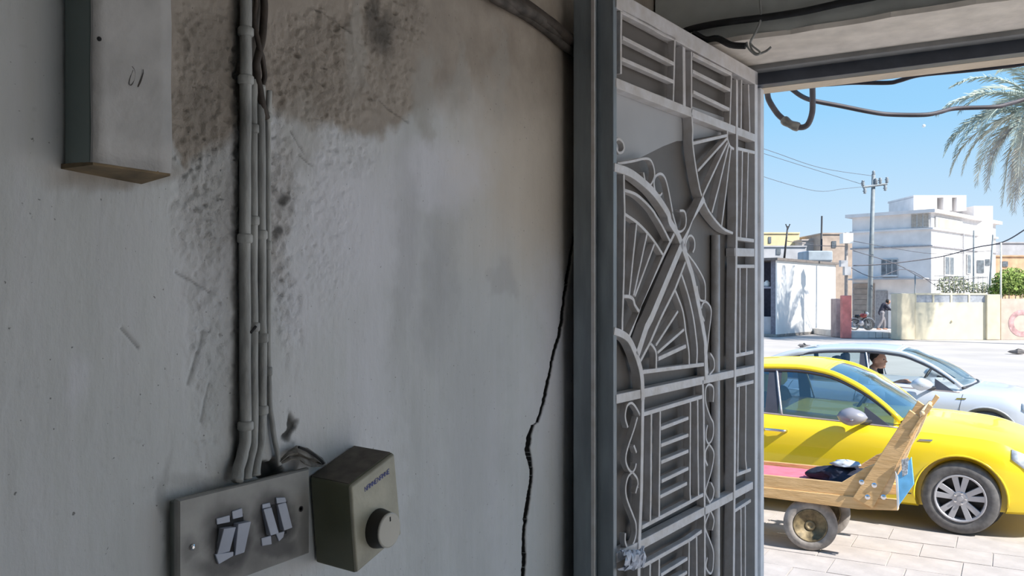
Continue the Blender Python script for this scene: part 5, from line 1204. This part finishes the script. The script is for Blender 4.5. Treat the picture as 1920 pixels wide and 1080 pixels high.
# --- low buildings behind the kiosk
def simple_house(name, label, m, x0, x1, y0, z, dep, wins=(), cat='building', par=.25):
    r = bthing(name, gz((x0+x1)/2,z), label, cat)
    put(fbox(x0,x1,y0,None,z,dep), 'wall', m, r); put(fbox(x0-1,x1+1,y0-1.5,y0+1,z-.1,dep+.2), 'parapet', m, r)
    for (a_,b_,c_2,d_2) in wins: put(fbox(a_,b_,c_2,d_2,z-.06,.08), 'window', M_win, r)
    return r
simple_house('low_building', 'pale yellow building behind the kiosk roof', M_yel, 1380, 1499, 437, 78, 8, ((1441,1446,444,456),))
simple_house('low_building', 'dusty tan building between kiosk and white house', M_tan, 1541, 1602, 438, 74, 8, ((1560,1568,452,464),))
simple_house('low_building', 'brownish low block right behind the kiosk', mat('dusty_block', (.50,.45,.42), .9, var=.08, scale=1), 1504, 1538, 450, 76, 8)
simple_house('low_building', 'grey low wall block left behind the kiosk', M_greyw, 1400, 1512, 462, 66, 6, ((1456,1464,466,477),))
simple_house('low_building', 'orange brick building at the right edge behind the bush', M_orange, 1862, 1990, 480, 66, 8, ((1880,1890,490,500),))
simple_house('low_building', 'grey upper block behind the orange brick building', M_greyw, 1858, 1990, 455, 76, 8)
tk = fbox(1515,1562,470,489,53,2).build('water_tank', mat('blue_grey_tank', (.33,.38,.43), .6, var=.1, scale=2), bevel=.08); tag(tk, 'blue grey rectangular tank seen over the kiosk roof', 'tank')
q = fbox(1517,1560,489,None,53.1,1.8); o = q.build('tank_stand', M_greyw); tag(o, 'block carrying the blue grey tank behind the kiosk', 'block')
# --- poles
def pole(name, label, pa, pb, r0, r1, m=M_pole, cat='pole'):
    r = bthing(name, pa, label, cat); q = MB(); q.tube([pa, pa.lerp(pb,.5), pb], [r0,(r0+r1)/2,r1], 10); put(q, 'shaft', m, r, smooth=True); return r
zu = 47.0; up_ = pole('utility_pole', 'tall steel utility pole with a cross arm of insulators', gz(1629,zu,0), atz(1638,328,zu), .15, .10)
q = MB(); ca, cb = atz(1618,351,zu-.15), atz(1663,345,zu-.15); q.tube([ca,cb], .07, 6); put(q, 'cross_arm', M_pole, up_)
for t,dz in ((0,.0),(.08,-.32),(.55,.05),(.72,.05),(.93,-.28),(1,.0)):
    p = ca.lerp(cb,t)+Vector((0,0,.05)); s_ = -1 if dz < -.1 else 1
    q = MB(); q.lathe([(.03,0),(.10,.05),(.06,.12),(.12,.18),(.06,.25),(.09,.30),(0,.34)], p+Vector((0,0,dz*.3)), (0,0,s_), 10); put(q, 'insulator', mat('insulator_grey', (.25,.28,.31), .4), up_, smooth=True)
q = MB(); q.lathe([(.04,0),(.11,.06),(.06,.14),(.10,.2),(0,.3)], atz(1638,329,zu), (0,0,1), 10); put(q, 'insulator', mat('insulator_grey'), up_, smooth=True)
wp_ = pole('service_pole', 'thin pole with a white meter box right of the kiosk', gz(1586,46,0), atz(1587,436,46), .10, .08, mat('weathered_wood_pole', (.36,.32,.30), .9))
put(fbox(1581,1600,437,456,45.7,.5), 'meter_box', M_kw, wp_); 
for (a_,b_,c_2,d_2) in ((1577,1590,488,500),(1584,1596,500,516)): put(fbox(a_,b_,c_2,d_2,45.7,.3), 'junction_case', M_greyw, wp_)
ap = pole('antenna_mast', 'leaning dark antenna mast on the kiosk roof', atz(1470,489,47), atz(1477,424,47), .06, .04, M_dark)
for dx in (-4,4): q = MB(); q.tube([atz(1477,430,47),atz(1477+dx,420,47)], .03, 5); put(q, 'prong', M_dark, ap)
pole('mast', 'thin dark mast behind the kiosk with small crossbars', gz(1538,60,0), atz(1541,405,60), .09, .06, M_dark)
pole('mast', 'slender pole in front of the white house, left of the stair tower', gz(1825,50,0), atz(1826,432,50), .07, .05)
pole('mast', 'pale slender pole at the right gate pillar', gz(1876,43,0), atz(1877,455,43), .05, .04, mat('pale_pole', (.72,.70,.62), .7))
pole('mast', 'leaning dark pole beside the stair tower', gz(1850,48,0), atz(1862,440,48), .07, .05)
pole('mast', 'short post on the wall left of the cream gate', gz(1715,44,0), atz(1716,515,44), .04, .03)
# --- wires
def wire(label, pts, r, m=M_wire, name='wire', sm=5, cat='wire'):
    P = smooth_path(pts, sm); base = P[0]; q = MB(); q.tube([p-base for p in P], r, 6); o = q.build(name, m, None, smooth=True); o.location = base; return tag(o, label, cat)
wire('upper faint overhead wire running left from the utility pole', [atz(700,40,28), atz(1100,190,36), atz(1380,272,40), atz(1470,300,42), atz(1540,322,44), atz(1618,346,zu-.1)], .012)
wire('second faint overhead wire running left from the utility pole', [atz(700,20,26), atz(1100,175,34), atz(1380,262,38), atz(1450,285,40), atz(1540,315,43), atz(1638,330,zu-.1)], .012)
wire('lowest faint overhead wire sagging left of the utility pole', [atz(700,60,30), atz(1100,215,37), atz(1380,310,42), atz(1440,334,43), atz(1530,358,44), atz(1580,354,46), atz(1620,350,zu-.1)], .012)
wire('thick wire rising to the right edge over the orange building', [atz(1600,498,46), atz(1660,495,46), atz(1760,482,46), atz(1830,464,45), atz(1880,454,44), atz(1925,428,43), atz(1990,380,42)], .035)
wire('sagging wire across the white house below its lower ledge', [atz(1600,470,46), atz(1680,495,46), atz(1745,525,46), atz(1850,520,46)], .022)
wire('wire looping in front of the house window', [atz(1592,500,46), atz(1640,520,45), atz(1700,505,46), atz(1760,540,47)], .02)
wire('wire from the service pole to the kiosk roof', [atz(1586,462,46), atz(1530,460,47), atz(1476,452,47)], .02)
wire('pale wire in front of the white house going left', [atz(1860,470,48), atz(1760,476,48), atz(1690,468,47), atz(1600,452,46)], .016)
# --- stones on the road
for k,(px_,py_,sx,lab) in enumerate(((1508,652,.30,'dark broken stone on the road in front of the kiosk'),(1692,655,.42,'flat dark scrap on the road in front of the cream gate'),(1908,664,.34,'dark lump on the road at the right edge'))):
    p = onZ(px_,py_,0); R = np.random.default_rng(20+k); q = MB(); rows = []
    for i in range(6):
        th = math.pi*i/5; rows.append([(sx*math.sin(th)*math.cos(2*math.pi*j/8)*(.7+.5*R.random()), sx*.5*math.sin(th)*math.sin(2*math.pi*j/8), max(0,.09*(1+math.cos(th))*(.6+.6*R.random()))) for j in range(8)])
    for r_ in rows: r_.append(r_[0])
    q.grid(rows); o = q.build('stone', mat('dark_stone', (.20,.18,.17), .9, var=.2)); o.location = p; tag(o, lab, 'stone')
# --- date palm
pcn = atz(1950,212,38.0); pb_ = Vector((pcn.x,pcn.y,0)); pal = bthing('date_palm', pb_, 'tall date palm with drooping grey green fronds at the right edge', 'palm')
q = MB(); R = np.random.default_rng(9)
rings = [pb_.lerp(pcn, i/26) for i in range(27)]; q.tube(rings, [(.30 if i < 2 else .21)+(.035 if i%2 else 0) for i in range(27)], 12); put(q, 'trunk', mat('palm_trunk', (.26,.20,.15), .95, var=.25, scale=6), pal)
M_fr = mat('palm_frond', (.36,.42,.36), .6, var=.2, scale=2); M_fr2 = mat('palm_frond_sunlit', (.60,.57,.45), .7, var=.2, scale=2); M_fr3 = mat('palm_frond_dry', (.50,.45,.40), .8, var=.2, scale=2)  # the pale yellowish copy paints sunlight into some of the fronds
for k in range(64):
    az = 2*math.pi*(k*.381966)+R.random()*.3; lev = k/63; el = 1.2-2.2*lev+R.normal()*.10; Lf = 4.3+.6*R.random()-(.3 if lev > .8 else 0)
    d = Vector((math.cos(az),math.sin(az),0)); P = []; p = Vector((0,0,0)); e = el; n = 26
    for i in range(n+1):
        P.append(p.copy()); p = p+(d*math.cos(e)+Vector((0,0,math.sin(e))))*(Lf/n); e -= (.052+.018*(1-lev))*(1 if e > -1.45 else 0)
    q = MB(); q.tube(P, [.035*(1-i/n)+.006 for i in range(n+1)], 4); side = d.cross(Vector((0,0,1)))
    for i in range(3, n):
        for h_ in range(3):
            f = h_/3; c = P[i].lerp(P[i+1], f); t = (P[i+1]-P[i]).normalized(); fr_ = (i+f)/n; ll = .62*math.sin(math.pi*min(.93,.16+fr_*.8))**.7
            upv = side.cross(t)
            for s in (-1,1):
                dd = (side*s*.85+t*.75+upv*(.28+.2*R.normal())+Vector((0,0,-.22))).normalized(); wv = t*.017
                q.add([c-wv, c+wv, c+dd*ll*.6+wv*.8+Vector((0,0,-.02)), c+dd*ll+Vector((0,0,-.10))], [(0,1,2,3)])
    q.v = [tuple(Vector(v)+pcn) for v in q.v]
    put(q, 'frond', (M_fr, M_fr2, M_fr3)[0 if lev < .45 else (1 if lev < .7 or k%2 else 2)], pal, fixn=False)
# --- the day moon
q = MB(); sphere(q, (0,0,0), 1.7, 10); o = q.build('moon', mat('moon_grey', (.85,.85,.85), .9, var=.1, scale=1), smooth=True); o.location = atz(1732,236,900); tag(o, 'small pale day moon in the blue sky', 'moon')
# ------------------------------------------------------------------ cables hanging outside the opening
Q1 = Zm(1420,100,3.6)
def ycab(pts, ys): return [onY(x,y,yy) for (x,y),yy in zip(pts, ys)]
lp = Q1((40,130),(66,262),(80,320),(130,400),(170,440),(220,480),(290,500),(340,480),(370,400),(373,300),(372,235),(368,120))
P = smooth_path(ycab(lp, [3.16]*12), 5); base = P[0]; r = bthing('loop_cable', base, 'thick grey cable hanging in a loop outside the lintel', 'cable')
q = MB(); q.tube([p-base for p in P], .0105, 8); q.build('sheath', mat('grey_cable', (.17,.15,.16), .6, var=.2, scale=20), r, smooth=True)
P2 = smooth_path(ycab(Q1((172,442),(200,465),(240,486),(285,500)), [3.16]*4), 4); q = MB(); q.tube([p-base for p in P2], [.012]+[.0155+.0015*math.sin(i*.9) for i in range(len(P2)-2)]+[.012], 8); q.build('tape_joint', mat('taped_joint', (.42,.40,.36), .7, var=.25, scale=30), r, smooth=True)
pts = Q1((150,180),(230,240),(300,290),(380,320),(560,355),(760,395),(900,413),(1130,415),(1240,395),(1340,372),(1600,362),(1700,340),(1800,312),(2100,220),(2600,150),(3600,60)); ys = list(np.linspace(3.12,3.9,len(pts)))
wire('long dark cable sagging across the sky below the lintel', ycab(pts,ys), .0085, mat('dark_cable', (.055,.05,.065), .6), 'sagging_cable', cat='cable')
pts = Q1((300,215),(470,211),(640,199),(880,199),(960,184),(1100,146),(1400,117),(1690,86),(2000,40),(2800,-80),(4200,-330)); wire('dark cable hugging the outer lower edge of the lintel', ycab(pts,[3.10]*11), .0075, mat('dark_cable'), 'edge_cable', cat='cable')
